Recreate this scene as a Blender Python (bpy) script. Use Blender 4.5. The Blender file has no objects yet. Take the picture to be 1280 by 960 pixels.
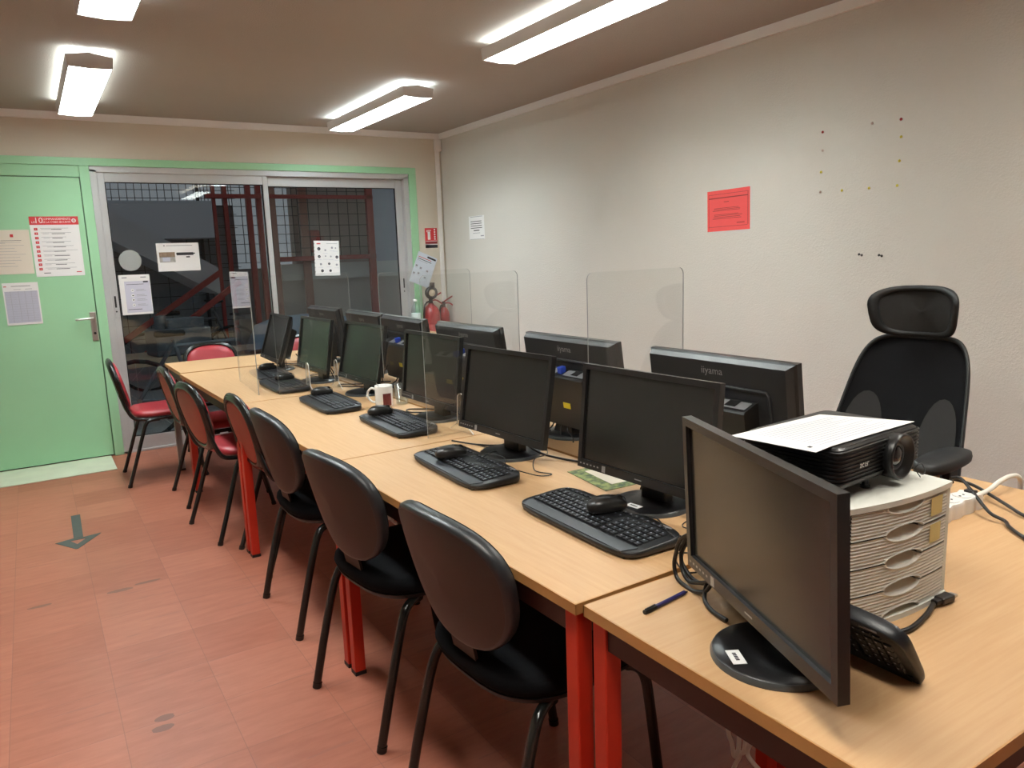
import bpy, bmesh, math, random
from mathutils import Vector, Matrix
random.seed(7)
sc = bpy.context.scene
COL = sc.collection
PI = math.pi
Rad = math.radians

# ------------------------------------------------------------------ materials
def lin(c):
    c = c / 255.0
    return c / 12.92 if c <= 0.04045 else ((c + 0.055) / 1.055) ** 2.4
def rgb(r, g, b):
    return (lin(r), lin(g), lin(b), 1.0)

def newmat(name):
    m = bpy.data.materials.new(name)
    m.use_nodes = True
    nt = m.node_tree
    return m, nt, nt.nodes['Principled BSDF']

def plain(name, col, rough=0.5, metal=0.0, spec=0.5, bump=0.0, bscale=200.0, var=0.06, vscale=6.0):
    """procedural paint / plastic / fabric: slight colour variation by noise and an optional fine bump"""
    m, nt, b = newmat(name)
    tc = nt.nodes.new('ShaderNodeTexCoord')
    nz = nt.nodes.new('ShaderNodeTexNoise'); nz.inputs['Scale'].default_value = vscale; nz.inputs['Detail'].default_value = 3
    nt.links.new(tc.outputs['Object'], nz.inputs['Vector'])
    mx = nt.nodes.new('ShaderNodeMix'); mx.data_type = 'RGBA'
    mx.inputs[6].default_value = tuple(min(1, c * (1 - var)) for c in col[:3]) + (1,)
    mx.inputs[7].default_value = tuple(min(1, c * (1 + var)) for c in col[:3]) + (1,)
    nt.links.new(nz.outputs['Fac'], mx.inputs[0])
    nt.links.new(mx.outputs[2], b.inputs['Base Color'])
    b.inputs['Roughness'].default_value = rough
    b.inputs['Metallic'].default_value = metal
    b.inputs['Specular IOR Level'].default_value = spec
    if bump > 0:
        n2 = nt.nodes.new('ShaderNodeTexNoise'); n2.inputs['Scale'].default_value = bscale; n2.inputs['Detail'].default_value = 4
        nt.links.new(tc.outputs['Object'], n2.inputs['Vector'])
        bp = nt.nodes.new('ShaderNodeBump'); bp.inputs['Strength'].default_value = bump; bp.inputs['Distance'].default_value = 0.004
        nt.links.new(n2.outputs['Fac'], bp.inputs['Height']); nt.links.new(bp.outputs['Normal'], b.inputs['Normal'])
    return m

def emit(name, col, strength):
    m, nt, b = newmat(name)
    b.inputs['Base Color'].default_value = col
    b.inputs['Emission Color'].default_value = col
    b.inputs['Emission Strength'].default_value = strength
    return m

def wood(name, c1, c2, axis='Y'):
    m, nt, b = newmat(name)
    tc = nt.nodes.new('ShaderNodeTexCoord'); mp = nt.nodes.new('ShaderNodeMapping')
    mp.inputs['Scale'].default_value = (60, 3, 60) if axis == 'Y' else (3, 60, 60)
    nt.links.new(tc.outputs['Object'], mp.inputs['Vector'])
    nz = nt.nodes.new('ShaderNodeTexNoise'); nz.inputs['Scale'].default_value = 1.6; nz.inputs['Detail'].default_value = 6; nz.inputs['Roughness'].default_value = 0.6
    nt.links.new(mp.outputs['Vector'], nz.inputs['Vector'])
    cr = nt.nodes.new('ShaderNodeValToRGB')
    cr.color_ramp.elements[0].position = 0.25; cr.color_ramp.elements[0].color = c1
    cr.color_ramp.elements[1].position = 0.75; cr.color_ramp.elements[1].color = c2
    nt.links.new(nz.outputs['Fac'], cr.inputs['Fac']); nt.links.new(cr.outputs['Color'], b.inputs['Base Color'])
    b.inputs['Roughness'].default_value = 0.48
    return m

def glassy(name, tint, edge=False, ior=1.5, rough=0.0, haze=0.0):
    """clear sheet: Fresnel reflection over a tinted see-through body"""
    m = bpy.data.materials.new(name); m.use_nodes = True; nt = m.node_tree
    nt.nodes.clear()
    out = nt.nodes.new('ShaderNodeOutputMaterial')
    tr = nt.nodes.new('ShaderNodeBsdfTransparent'); tr.inputs['Color'].default_value = tint
    gl = nt.nodes.new('ShaderNodeBsdfGlossy'); gl.inputs['Roughness'].default_value = rough; gl.inputs['Color'].default_value = (1, 1, 1, 1)
    fr = nt.nodes.new('ShaderNodeFresnel')
    ge = nt.nodes.new('ShaderNodeNewGeometry'); mr = nt.nodes.new('ShaderNodeMapRange')   # both faces of the thin sheet reflect like air-to-sheet
    mr.inputs['To Min'].default_value = ior; mr.inputs['To Max'].default_value = 1.0 / ior
    nt.links.new(ge.outputs['Backfacing'], mr.inputs['Value']); nt.links.new(mr.outputs['Result'], fr.inputs['IOR'])
    mx = nt.nodes.new('ShaderNodeMixShader')
    nt.links.new(fr.outputs['Fac'], mx.inputs[0]); nt.links.new(tr.outputs['BSDF'], mx.inputs[1]); nt.links.new(gl.outputs['BSDF'], mx.inputs[2])
    last = mx
    if haze > 0:
        df = nt.nodes.new('ShaderNodeBsdfDiffuse'); df.inputs['Color'].default_value = (0.75, 0.78, 0.76, 1)
        m2 = nt.nodes.new('ShaderNodeMixShader'); m2.inputs[0].default_value = haze
        nt.links.new(mx.outputs[0], m2.inputs[1]); nt.links.new(df.outputs[0], m2.inputs[2]); last = m2
    nt.links.new(last.outputs[0], out.inputs['Surface'])
    return m

M = {}
# rough-plastered painted walls
def plaster(name, col, bump, scale):
    m, nt, b = newmat(name)
    tc = nt.nodes.new('ShaderNodeTexCoord')
    n1 = nt.nodes.new('ShaderNodeTexNoise'); n1.inputs['Scale'].default_value = 1.3; n1.inputs['Detail'].default_value = 4
    nt.links.new(tc.outputs['Object'], n1.inputs['Vector'])
    mx = nt.nodes.new('ShaderNodeMix'); mx.data_type = 'RGBA'
    mx.inputs[6].default_value = tuple(c * 0.94 for c in col[:3]) + (1,); mx.inputs[7].default_value = tuple(min(1, c * 1.05) for c in col[:3]) + (1,)
    nt.links.new(n1.outputs['Fac'], mx.inputs[0]); nt.links.new(mx.outputs[2], b.inputs['Base Color'])
    n2 = nt.nodes.new('ShaderNodeTexNoise'); n2.inputs['Scale'].default_value = scale; n2.inputs['Detail'].default_value = 5; n2.inputs['Roughness'].default_value = 0.6
    nt.links.new(tc.outputs['Object'], n2.inputs['Vector'])
    bp = nt.nodes.new('ShaderNodeBump'); bp.inputs['Strength'].default_value = bump; bp.inputs['Distance'].default_value = 0.01
    nt.links.new(n2.outputs['Fac'], bp.inputs['Height']); nt.links.new(bp.outputs['Normal'], b.inputs['Normal'])
    b.inputs['Roughness'].default_value = 0.85
    b.inputs['Specular IOR Level'].default_value = 0.25
    return m
M['wall'] = plaster('wall paint', rgb(211, 207, 198), 0.32, 110)
M['wall_back'] = plaster('back wall paint', rgb(214, 206, 190), 0.10, 60)
M['ceiling'] = plaster('ceiling stipple', rgb(173, 170, 163), 0.35, 150)
M['trunk'] = plain('white trunking', rgb(236, 234, 230), 0.4, var=0.02)
M['green'] = plain('green door paint', rgb(158, 208, 164), 0.45, bump=0.05, bscale=30, var=0.05, vscale=3)
M['threshold'] = plain('worn threshold', rgb(205, 210, 185), 0.6, bump=0.2, bscale=60, var=0.12, vscale=9)
M['alu'] = plain('brushed aluminium', rgb(194, 194, 194), 0.38, metal=0.3, var=0.04, vscale=2)
M['black_gap'] = plain('dark rubber seal', rgb(22, 22, 24), 0.7)
M['glass'] = glassy('window glass', (0.86, 0.9, 0.9, 1), ior=1.5)
M['plexi'] = glassy('acrylic sheet', (0.972, 0.98, 0.977, 1), ior=1.49, haze=0.006)
M['plexi_edge'] = plain('acrylic cut edge', rgb(150, 152, 150), 0.25, var=0.02)
M['plexi_foot'] = plain('acrylic foot edge', rgb(214, 210, 204), 0.2, var=0.02)
M['drink_glass'] = glassy('drinking glass', (0.9, 0.93, 0.93, 1), ior=1.5, haze=0.04)
M['pet'] = glassy('bottle plastic', (0.84, 0.92, 0.9, 1), ior=1.5, haze=0.08)
M['frost'] = glassy('frosted sticker', (0.5, 0.55, 0.53, 1), ior=1.3, rough=0.4, haze=0.45)
M['lamp'] = emit('lamp diffuser', (0.91, 0.97, 0.975, 1), 57.0)
M['lamp_top'] = emit('lamp upper slot', (0.91, 0.97, 0.975, 1), 13.0)
LAMPS = [(emit('lamp tube light %d' % i, c, k), emit('lamp slot light %d' % i, c, k * .23)) for i, (c, k) in enumerate([((.92, .97, .965, 1), 57), ((.92, .97, .965, 1), 57), ((.86, .96, 1.0, 1), 66), ((.92, .97, .965, 1), 57), ((1.0, .96, .89, 1), 44), ((1.0, .96, .89, 1), 44)])]
M['louvre'] = emit('glowing prismatic louvre', (.92, .97, .97, 1), 4.0)
M['lamp_body'] = plain('lamp housing', rgb(212, 208, 204), 0.4, var=0.02)
M['wood'] = wood('beech laminate', rgb(186, 146, 103), rgb(197, 160, 118), 'Y')
M['wood_cross'] = wood('beech laminate crosswise', rgb(186, 146, 103), rgb(197, 160, 118), 'X')
M['wood_edge'] = plain('beech edge band', rgb(176, 128, 72), 0.5, var=0.12, vscale=14)
M['red_metal'] = plain('red table leg enamel', rgb(188, 42, 22), 0.4, var=0.05)
M['apron'] = plain('dark brown table frame', rgb(62, 34, 30), 0.5, var=0.05)
M['grey_metal'] = plain('grey table leg enamel', rgb(150, 146, 142), 0.4, var=0.05)
M['black_cap'] = plain('black plastic cap', rgb(20, 20, 21), 0.5)
M['vinyl_red'] = plain('red vinyl upholstery', rgb(158, 42, 50), 0.38, bump=0.08, bscale=300, var=0.06)
M['vinyl_back'] = plain('red brown vinyl back', rgb(168, 68, 54), 0.5, bump=0.08, bscale=300, var=0.05)
M['chair_metal'] = plain('black lacquered tube', rgb(24, 26, 24), 0.22, spec=0.6, var=0.03)
M['chair_black'] = plain('black shell plastic', rgb(50, 42, 38), 0.5, bump=0.06, bscale=500, var=0.04)
M['chair_rim'] = plain('black leatherette', rgb(40, 43, 45), 0.36, bump=0.05, bscale=400, var=0.05)
M['fabric_black'] = plain('black woven fabric', rgb(17, 18, 20), 0.95, spec=0.1, bump=0.3, bscale=700, var=0.1)
M['mesh_fabric'] = plain('office chair mesh', rgb(17, 17, 19), 0.9, spec=0.15, bump=0.3, bscale=900, var=0.08)
M['mesh_light'] = plain('office chair open mesh', rgb(52, 51, 50), 0.9, spec=0.15, bump=0.3, bscale=900, var=0.05)
M['pad_black'] = plain('black padded plastic', rgb(22, 23, 24), 0.55, var=0.05)
M['mon_black'] = plain('monitor casing', rgb(31, 30, 30), 0.32, var=0.03, bump=0.03, bscale=600)
M['mon_grey'] = plain('monitor back casing', rgb(42, 42, 43), 0.42, var=0.03, bump=0.04, bscale=700)
M['screen'] = plain('switched off screen', rgb(33, 33, 31), 0.24, spec=0.6, var=0.01)
M['base_black'] = plain('monitor base', rgb(20, 20, 21), 0.28, var=0.03)
M['base_rim'] = plain('monitor base rim', rgb(70, 74, 76), 0.3, var=0.03)
M['sticker'] = plain('white sticker', rgb(232, 232, 230), 0.6, var=0.01)
M['ink'] = plain('black ink', rgb(40, 40, 46), 0.7, var=0.02)
M['ink_grey'] = plain('grey print', rgb(150, 150, 156), 0.7, var=0.02)
M['ink_faint'] = plain('pale grey print', rgb(190, 192, 206), 0.7, var=0.02)
M['ink_red'] = plain('red print', rgb(196, 48, 52), 0.6, var=0.03)
M['ink_darkred'] = plain('dark red print', rgb(130, 40, 42), 0.7, var=0.03)
M['logo_grey'] = plain('grey logo print', rgb(150, 148, 146), 0.4, var=0.02)
M['key'] = plain('keyboard key', rgb(30, 32, 36), 0.35, var=0.04)
M['kb_body'] = plain('keyboard body', rgb(24, 26, 29), 0.38, var=0.04)
M['kb_palm'] = plain('keyboard palm rest', rgb(33, 36, 40), 0.36, var=0.04)
M['legend'] = plain('key legends', rgb(170, 176, 190), 0.5, var=0.02)
M['mouse'] = plain('mouse shell', rgb(32, 31, 30), 0.3, var=0.03)
M['cable_black'] = plain('black cable', rgb(18, 17, 18), 0.4, var=0.03)
M['cable_white'] = plain('white cable', rgb(222, 218, 208), 0.45, var=0.03)
M['white_plastic'] = plain('white plastic', rgb(232, 230, 226), 0.35, var=0.02)
M['blue_plug'] = plain('blue plug', rgb(50, 80, 190), 0.4, var=0.03)
M['silver'] = plain('silver vent panel', rgb(176, 178, 180), 0.35, metal=0.4, var=0.03)
M['yellow'] = plain('yellow label', rgb(226, 200, 40), 0.6, var=0.03)
M['yellow_note'] = plain('faded yellow label', rgb(214, 196, 132), 0.7, var=0.08, vscale=40)
M['cab'] = plain('grey beige drawer cabinet', rgb(222, 222, 213), 0.5, var=0.02)
M['cab_front'] = plain('grey beige drawer front', rgb(214, 210, 200), 0.5, var=0.02)
M['dark'] = plain('dark void', rgb(14, 14, 15), 0.8)
M['proj'] = plain('projector shell', rgb(20, 20, 21), 0.35, var=0.03)
M['proj_top'] = plain('projector lid', rgb(38, 37, 37), 0.4, var=0.03)
M['lens'] = plain('lens glass', rgb(40, 44, 48), 0.05, spec=0.9, var=0.01)
M['paper'] = plain('white paper', rgb(236, 235, 233), 0.8, spec=0.2, var=0.015, vscale=12)
M['paper_warm'] = plain('off-white paper', rgb(224, 214, 198), 0.8, spec=0.2, var=0.02, vscale=12)
M['paper_lilac'] = plain('lilac printed area', rgb(203, 202, 216), 0.8, spec=0.2, var=0.02)
M['paper_red'] = plain('red paper', rgb(222, 88, 86), 0.8, spec=0.2, var=0.03, vscale=20)
M['leaf_green'] = plain('green leaflet print', rgb(104, 124, 66), 0.5, var=0.95, vscale=30)
def blotch(name, c1, c2, scale):
    m, nt, b = newmat(name)
    tc = nt.nodes.new('ShaderNodeTexCoord'); nz = nt.nodes.new('ShaderNodeTexNoise'); nz.inputs['Scale'].default_value = scale; nz.inputs['Detail'].default_value = 4
    nt.links.new(tc.outputs['Object'], nz.inputs['Vector'])
    cr = nt.nodes.new('ShaderNodeValToRGB'); cr.color_ramp.elements[0].position = .40; cr.color_ramp.elements[0].color = c1; cr.color_ramp.elements[1].position = .62; cr.color_ramp.elements[1].color = c2
    nt.links.new(nz.outputs['Fac'], cr.inputs['Fac']); nt.links.new(cr.outputs['Color'], b.inputs['Base Color']); b.inputs['Roughness'].default_value = .5
    return m
M['leaf_green'] = blotch('green leaflet print', rgb(58, 78, 40), rgb(140, 150, 78), 55)
M['mug'] = plain('white ceramic', rgb(236, 234, 228), 0.15, var=0.01)
M['mug_print'] = plain('dark red mug print', rgb(110, 52, 52), 0.4, var=0.35, vscale=120)
M['pen_blue'] = plain('dark blue pen barrel', rgb(42, 38, 92), 0.3, var=0.03)
M['ext_red'] = plain('extinguisher red', rgb(150, 36, 38), 0.3, var=0.05)
M['ext_black'] = plain('extinguisher black', rgb(34, 30, 30), 0.4)
M['dial'] = plain('cream dial', rgb(220, 204, 178), 0.4, var=0.04)
M['pin_red'] = plain('red pin head', rgb(150, 30, 30), 0.4)
M['pin_yellow'] = plain('yellow pin head', rgb(206, 190, 70), 0.4)
M['pin_pale'] = plain('pale pin head', rgb(190, 170, 160), 0.4)
M['tape'] = plain('dark green tape', rgb(74, 82, 78), 0.55, var=0.1, vscale=30)
M['steel'] = plain('satin steel', rgb(196, 192, 186), 0.3, metal=0.8, var=0.03)
M['photo'] = plain('printed photo', rgb(170, 166, 160), 0.7, var=0.45, vscale=40)
M['photo_brown'] = plain('printed photo wall', rgb(140, 120, 100), 0.7, var=0.4, vscale=60)
# outside
M['out_dark'] = plaster('workshop dark wall', rgb(150, 152, 154), 0.3, 8)
M['out_brown'] = plaster('workshop brown wall', rgb(172, 160, 152), 0.3, 8)
M['out_blue'] = plaster('workshop blue grey wall', rgb(182, 190, 200), 0.3, 5)
M['out_pale'] = plaster('workshop pale band', rgb(214, 220, 214), 0.3, 8)
M['out_low'] = plaster('workshop low wall', rgb(190, 188, 180), 0.3, 8)
M['out_soffit'] = plaster('stair soffit', rgb(196, 198, 202), 0.3, 8)
M['out_floor'] = plain('speckled concrete', rgb(170, 172, 172), 0.8, bump=0.4, bscale=90, var=0.5, vscale=120)
M['out_red'] = plain('red painted steel', rgb(160, 58, 52), 0.5, var=0.12)
M['out_brownsteel'] = plain('brown painted steel', rgb(160, 112, 96), 0.5, var=0.1)
M['out_wire'] = plain('dark wire', rgb(38, 34, 34), 0.6)
M['out_machine'] = plain('dark machinery', rgb(96, 100, 108), 0.5, var=0.3, vscale=8)
M['out_bench'] = plain('bench timber', rgb(186, 166, 142), 0.7, var=0.15, vscale=6)
M['out_tarp'] = plain('blue grey tarp', rgb(140, 160, 180), 0.6, var=0.2, vscale=5)
M['tyre'] = plain('tyre rubber', rgb(24, 24, 25), 0.7)

# vinyl tile floor: terracotta, streaked, thin dark joints, a few scuffs
def floor_mat():
    m, nt, b = newmat('terracotta vinyl tiles')
    L = nt.links; N = nt.nodes
    geo = N.new('ShaderNodeNewGeometry'); sp = N.new('ShaderNodeSeparateXYZ'); L.new(geo.outputs['Position'], sp.inputs[0])
    def math_(op, a, bb=None, c=None):
        n = N.new('ShaderNodeMath'); n.operation = op
        for i, v in enumerate((a, bb, c)):
            if v is None: continue
            if isinstance(v, (int, float)): n.inputs[i].default_value = v
            else: L.new(v, n.inputs[i])
        return n.outputs[0]
    def cell(out, off, pitch):
        t = math_('DIVIDE', math_('SUBTRACT', out, off), pitch)
        f = math_('FRACT', t); d = math_('MINIMUM', f, math_('SUBTRACT', 1.0, f))
        return math_('LESS_THAN', d, 0.0035), math_('FLOOR', t)
    jx, cx = cell(sp.outputs['X'], -0.43, 0.298); jy, cy = cell(sp.outputs['Y'], 1.37, 0.295)
    joint = math_('MAXIMUM', jx, jy)
    wn = N.new('ShaderNodeTexWhiteNoise'); wn.noise_dimensions = '2D'
    cb = N.new('ShaderNodeCombineXYZ'); L.new(cx, cb.inputs[0]); L.new(cy, cb.inputs[1]); L.new(cb.outputs[0], wn.inputs['Vector'])
    mp = N.new('ShaderNodeMapping'); mp.inputs['Scale'].default_value = (5, 26, 1); L.new(geo.outputs['Position'], mp.inputs['Vector'])
    n1 = N.new('ShaderNodeTexNoise'); n1.inputs['Scale'].default_value = 1.2; n1.inputs['Detail'].default_value = 6; n1.inputs['Roughness'].default_value = 0.65
    L.new(mp.outputs[0], n1.inputs['Vector'])
    v = math_('ADD', math_('MULTIPLY', n1.outputs['Fac'], 0.8), math_('MULTIPLY', wn.outputs['Value'], 0.3))
    cr = N.new('ShaderNodeValToRGB'); e = cr.color_ramp.elements
    e[0].position = 0.3; e[0].color = rgb(158, 92, 70); e[1].position = 0.85; e[1].color = rgb(183, 117, 93)
    L.new(v, cr.inputs['Fac'])
    def mix(fac, a, col):
        mx = N.new('ShaderNodeMix'); mx.data_type = 'RGBA'; L.new(fac, mx.inputs[0]); L.new(a, mx.inputs[6]); mx.inputs[7].default_value = col
        return mx.outputs[2]
    # dark streaks running across the room
    mp2 = N.new('ShaderNodeMapping'); mp2.inputs['Scale'].default_value = (3.0, 34, 1); L.new(geo.outputs['Position'], mp2.inputs['Vector'])
    n3 = N.new('ShaderNodeTexNoise'); n3.inputs['Scale'].default_value = 1.0; n3.inputs['Detail'].default_value = 3; L.new(mp2.outputs[0], n3.inputs['Vector'])
    st = math_('MULTIPLY', math_('GREATER_THAN', n3.outputs['Fac'], 0.68), 0.35)
    c = mix(st, cr.outputs['Color'], rgb(140, 92, 80))
    # scuff marks with their own shapes
    nb = N.new('ShaderNodeTexNoise'); nb.inputs['Scale'].default_value = 40; L.new(geo.outputs['Position'], nb.inputs['Vector'])
    scuff = None
    for (x, y, rx, ry) in ((-0.612, 1.384, .035, .02), (-0.624, 1.328, .035, .02), (-0.631, 2.54, .06, .018), (-0.515, 2.566, .06, .014), (-0.933, 2.572, .05, .015)):
        dx = math_('DIVIDE', math_('SUBTRACT', sp.outputs['X'], x), rx); dy = math_('DIVIDE', math_('SUBTRACT', sp.outputs['Y'], y), ry)
        d = math_('ADD', math_('MULTIPLY', dx, dx), math_('MULTIPLY', dy, dy))
        s = math_('LESS_THAN', math_('ADD', d, math_('MULTIPLY', nb.outputs['Fac'], 1.0)), 1.35)
        scuff = s if scuff is None else math_('MAXIMUM', scuff, s)
    c = mix(math_('MULTIPLY', scuff, 0.55), c, rgb(70, 62, 60))
    c = mix(math_('MULTIPLY', joint, 0.6), c, rgb(124, 80, 70))
    L.new(c, b.inputs['Base Color'])
    b.inputs['Roughness'].default_value = 0.45
    return m
M['floor'] = floor_mat()

# ------------------------------------------------------------------ mesh building
class MB:
    """collects shapes; build() links them as ONE mesh object"""
    def __init__(s):
        s.v = []; s.f = []; s.mi = []; s.sm = []
    def add(s, verts, faces, mi=0, smooth=False, T=None):
        o = len(s.v)
        for p in verts:
            p = Vector(p)
            s.v.append(T @ p if T is not None else p)
        for f in faces:
            s.f.append([i + o for i in f]); s.mi.append(mi); s.sm.append(smooth)
        return s
    def box(s, c, size, mi=0, bev=0.0, T=None, seg=2, rz=0.0):
        bm = bmesh.new(); bmesh.ops.create_cube(bm, size=1.0)
        bmesh.ops.scale(bm, vec=size, verts=bm.verts)
        if bev > 0:
            bmesh.ops.bevel(bm, geom=bm.edges[:] + bm.verts[:], offset=min(bev, min(size) * 0.49), segments=seg, profile=0.5, affect='EDGES')
        Tm = Matrix.Translation(c) @ Matrix.Rotation(rz, 4, 'Z')
        if T is not None: Tm = T @ Tm
        bm.verts.index_update()
        s.add([v.co for v in bm.verts], [[v.index for v in f.verts] for f in bm.faces], mi, bev > 0 and seg > 2, Tm)
        bm.free(); return s
    def b2(s, x0, x1, y0, y1, z0, z1, mi=0, bev=0.0, T=None):
        return s.box(((x0 + x1) / 2, (y0 + y1) / 2, (z0 + z1) / 2), (abs(x1 - x0), abs(y1 - y0), abs(z1 - z0)), mi, bev, T)
    def rings(s, rings, mi=0, smooth=True, cap0=True, cap1=True, T=None, loop=False):
        n = len(rings[0]); V = [p for r in rings for p in r]; F = []
        K = len(rings)
        for k in range(K if loop else K - 1):
            k2 = (k + 1) % K
            for i in range(n):
                j = (i + 1) % n
                F.append([k * n + i, k * n + j, k2 * n + j, k2 * n + i])
        s.add(V, F, mi, smooth, T)
        if not loop:
            if cap0: s.add(rings[0], [list(range(n))[::-1]], mi, False, T)
            if cap1: s.add(rings[-1], [list(range(n))], mi, False, T)
        return s
    def cyl(s, p0, p1, r, r1=None, seg=16, mi=0, T=None, smooth=True):
        p0 = Vector(p0); p1 = Vector(p1); r1 = r if r1 is None else r1
        d = (p1 - p0).normalized(); a = d.orthogonal().normalized(); b = d.cross(a)
        R0 = [p0 + (a * math.cos(t) + b * math.sin(t)) * r for t in [2 * PI * i / seg for i in range(seg)]]
        R1 = [p1 + (a * math.cos(t) + b * math.sin(t)) * r1 for t in [2 * PI * i / seg for i in range(seg)]]
        return s.rings([R0, R1], mi, smooth, T=T)
    def tube(s, pts, r, seg=8, mi=0, T=None, sub=6, closed=False):
        P = [Vector(p) for p in pts]
        if sub > 1 and len(P) > 2:
            Q = []; n = len(P)
            for i in range(n if closed else n - 1):
                g = (lambda k: P[k % n]) if closed else (lambda k: P[max(0, min(n - 1, k))])
                a, b, c, d = g(i - 1), g(i), g(i + 1), g(i + 2)
                for k in range(sub):
                    t = k / sub
                    Q.append(0.5 * ((2 * b) + (c - a) * t + (2 * a - 5 * b + 4 * c - d) * t * t + (3 * b - a - 3 * c + d) * t ** 3))
            if not closed: Q.append(P[-1])
            P = Q
        n = len(P); rings = []; nrm = None
        for i in range(n):
            if closed: d = P[(i + 1) % n] - P[i - 1]
            else: d = P[min(i + 1, n - 1)] - P[max(i - 1, 0)]
            if d.length < 1e-9: d = Vector((0, 0, 1))
            d.normalize()
            if nrm is None: nrm = d.orthogonal().normalized()
            else:
                nrm = nrm - d * nrm.dot(d)
                nrm = nrm.normalized() if nrm.length > 1e-6 else d.orthogonal().normalized()
            b = d.cross(nrm)
            rings.append([P[i] + (nrm * math.cos(2 * PI * k / seg) + b * math.sin(2 * PI * k / seg)) * r for k in range(seg)])
        return s.rings(rings, mi, True, T=T, loop=closed)
    def lathe(s, prof, seg=24, mi=0, T=None, smooth=True):
        """prof: (r, z) pairs from bottom to top, about local Z"""
        R = [[Vector((max(r, 1e-5) * math.cos(2 * PI * i / seg), max(r, 1e-5) * math.sin(2 * PI * i / seg), z)) for i in range(seg)] for r, z in prof]
        return s.rings(R, mi, smooth, T=T)
    def prism(s, outline, z0, z1, mi=0, T=None, smooth=False):
        a = [Vector((x, y, z0)) for x, y in outline]; b = [Vector((x, y, z1)) for x, y in outline]
        return s.rings([a, b], mi, smooth, T=T)
    def pad(s, outline, zs, mi=0, T=None):
        """soft slab: outline in XY, zs = list of (z, scale)"""
        cx = sum(p[0] for p in outline) / len(outline); cy = sum(p[1] for p in outline) / len(outline)
        R = [[Vector((cx + (x - cx) * k, cy + (y - cy) * k, z)) for x, y in outline] for z, k in zs]
        return s.rings(R, mi, True, T=T)
    def build(s, name, mats, parent=None, loc=None, rz=0.0):
        me = bpy.data.meshes.new(name)
        me.from_pydata([tuple(v) for v in s.v], [], s.f)
        if not isinstance(mats, (list, tuple)): mats = [mats]
        for m in mats: me.materials.append(m)
        me.polygons.foreach_set('material_index', s.mi); me.polygons.foreach_set('use_smooth', s.sm)
        bm = bmesh.new(); bm.from_mesh(me); bmesh.ops.recalc_face_normals(bm, faces=bm.faces); bm.to_mesh(me); bm.free()
        me.update()
        o = bpy.data.objects.new(name, me); COL.objects.link(o)
        if parent is not None: o.parent = parent
        if loc is not None: o.location = loc
        o.rotation_euler.z = rz
        return o

def superell(w, h, n=3.0, k=40, top=1.0, bot=1.0):
    """superellipse outline w x h centred at 0; top / bot scale the width at the upper and lower ends"""
    P = []
    for i in range(k):
        t = 2 * PI * i / k; c, q = math.cos(t), math.sin(t)
        x = math.copysign(abs(c) ** (2 / n), c) * w / 2; y = math.copysign(abs(q) ** (2 / n), q) * h / 2
        f = (y / h + 0.5); P.append((x * (bot + (top - bot) * f), y))
    return P

def text_geo(body, size, align='CENTER'):
    cu = bpy.data.curves.new('t', 'FONT'); cu.body = body; cu.size = size; cu.align_x = align; cu.align_y = 'CENTER'; cu.resolution_u = 2
    ob = bpy.data.objects.new('t', cu); COL.objects.link(ob)
    dg = bpy.context.evaluated_depsgraph_get(); me = bpy.data.meshes.new_from_object(ob.evaluated_get(dg))
    V = [v.co.copy() for v in me.vertices]; F = [list(p.vertices) for p in me.polygons]
    bpy.data.objects.remove(ob); bpy.data.curves.remove(cu); bpy.data.meshes.remove(me)
    return V, F

def tag(o, label=None, cat=None, group=None, kind=None):
    if label: o['label'] = label
    if cat: o['category'] = cat
    if group: o['group'] = group
    if kind: o['kind'] = kind
    return o
def thing(name, label, cat, loc=(0, 0, 0), rz=0.0, group=None):
    o = bpy.data.objects.new(name, None); COL.objects.link(o); o.empty_display_size = 0.05
    o.location = loc; o.rotation_euler.z = rz
    return tag(o, label, cat, group)
def struct(o):
    o['kind'] = 'structure'; return o
def dup(o, parent=None, loc=None, rz=None, label=None):
    c = o.copy(); COL.objects.link(c)
    if parent is not None: c.parent = parent
    if loc is not None: c.location = loc
    if rz is not None: c.rotation_euler.z = rz
    if label: c['label'] = label
    for ch in list(o.children): dup(ch, c)
    return c

# ------------------------------------------------------------------ the room
XW, YB, ZC = 2.485, 5.279, 2.487
XL, YF = -3.1, -3.4
struct(MB().b2(XL - .1, XW + .1, YF - .1, YB + .12, -.1, 0).build('floor', M['floor']))
struct(MB().b2(XL - .1, XW + .1, YF - .1, YB + .12, ZC, ZC + .1).build('ceiling', M['ceiling']))
struct(MB().b2(XW, XW + .1, YF - .1, YB + .12, 0, ZC).build('wall_right', M['wall']))
struct(MB().b2(XL - .1, XL, YF - .1, YB + .12, 0, ZC).build('wall_left', M['wall']))
struct(MB().b2(XL, XW, YF - .1, YF, 0, ZC).build('wall_front', M['wall']))
wb = MB()
wb.b2(XL, XW, YB, YB + .12, 2.182, ZC)           # above the joinery
wb.b2(2.222, XW, YB, YB + .12, 0, 2.182)         # beside the window
wb.b2(XL, -1.42, YB, YB + .12, 0, 2.182)         # beside the door
struct(wb.build('wall_back', M['wall_back']))
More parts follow.
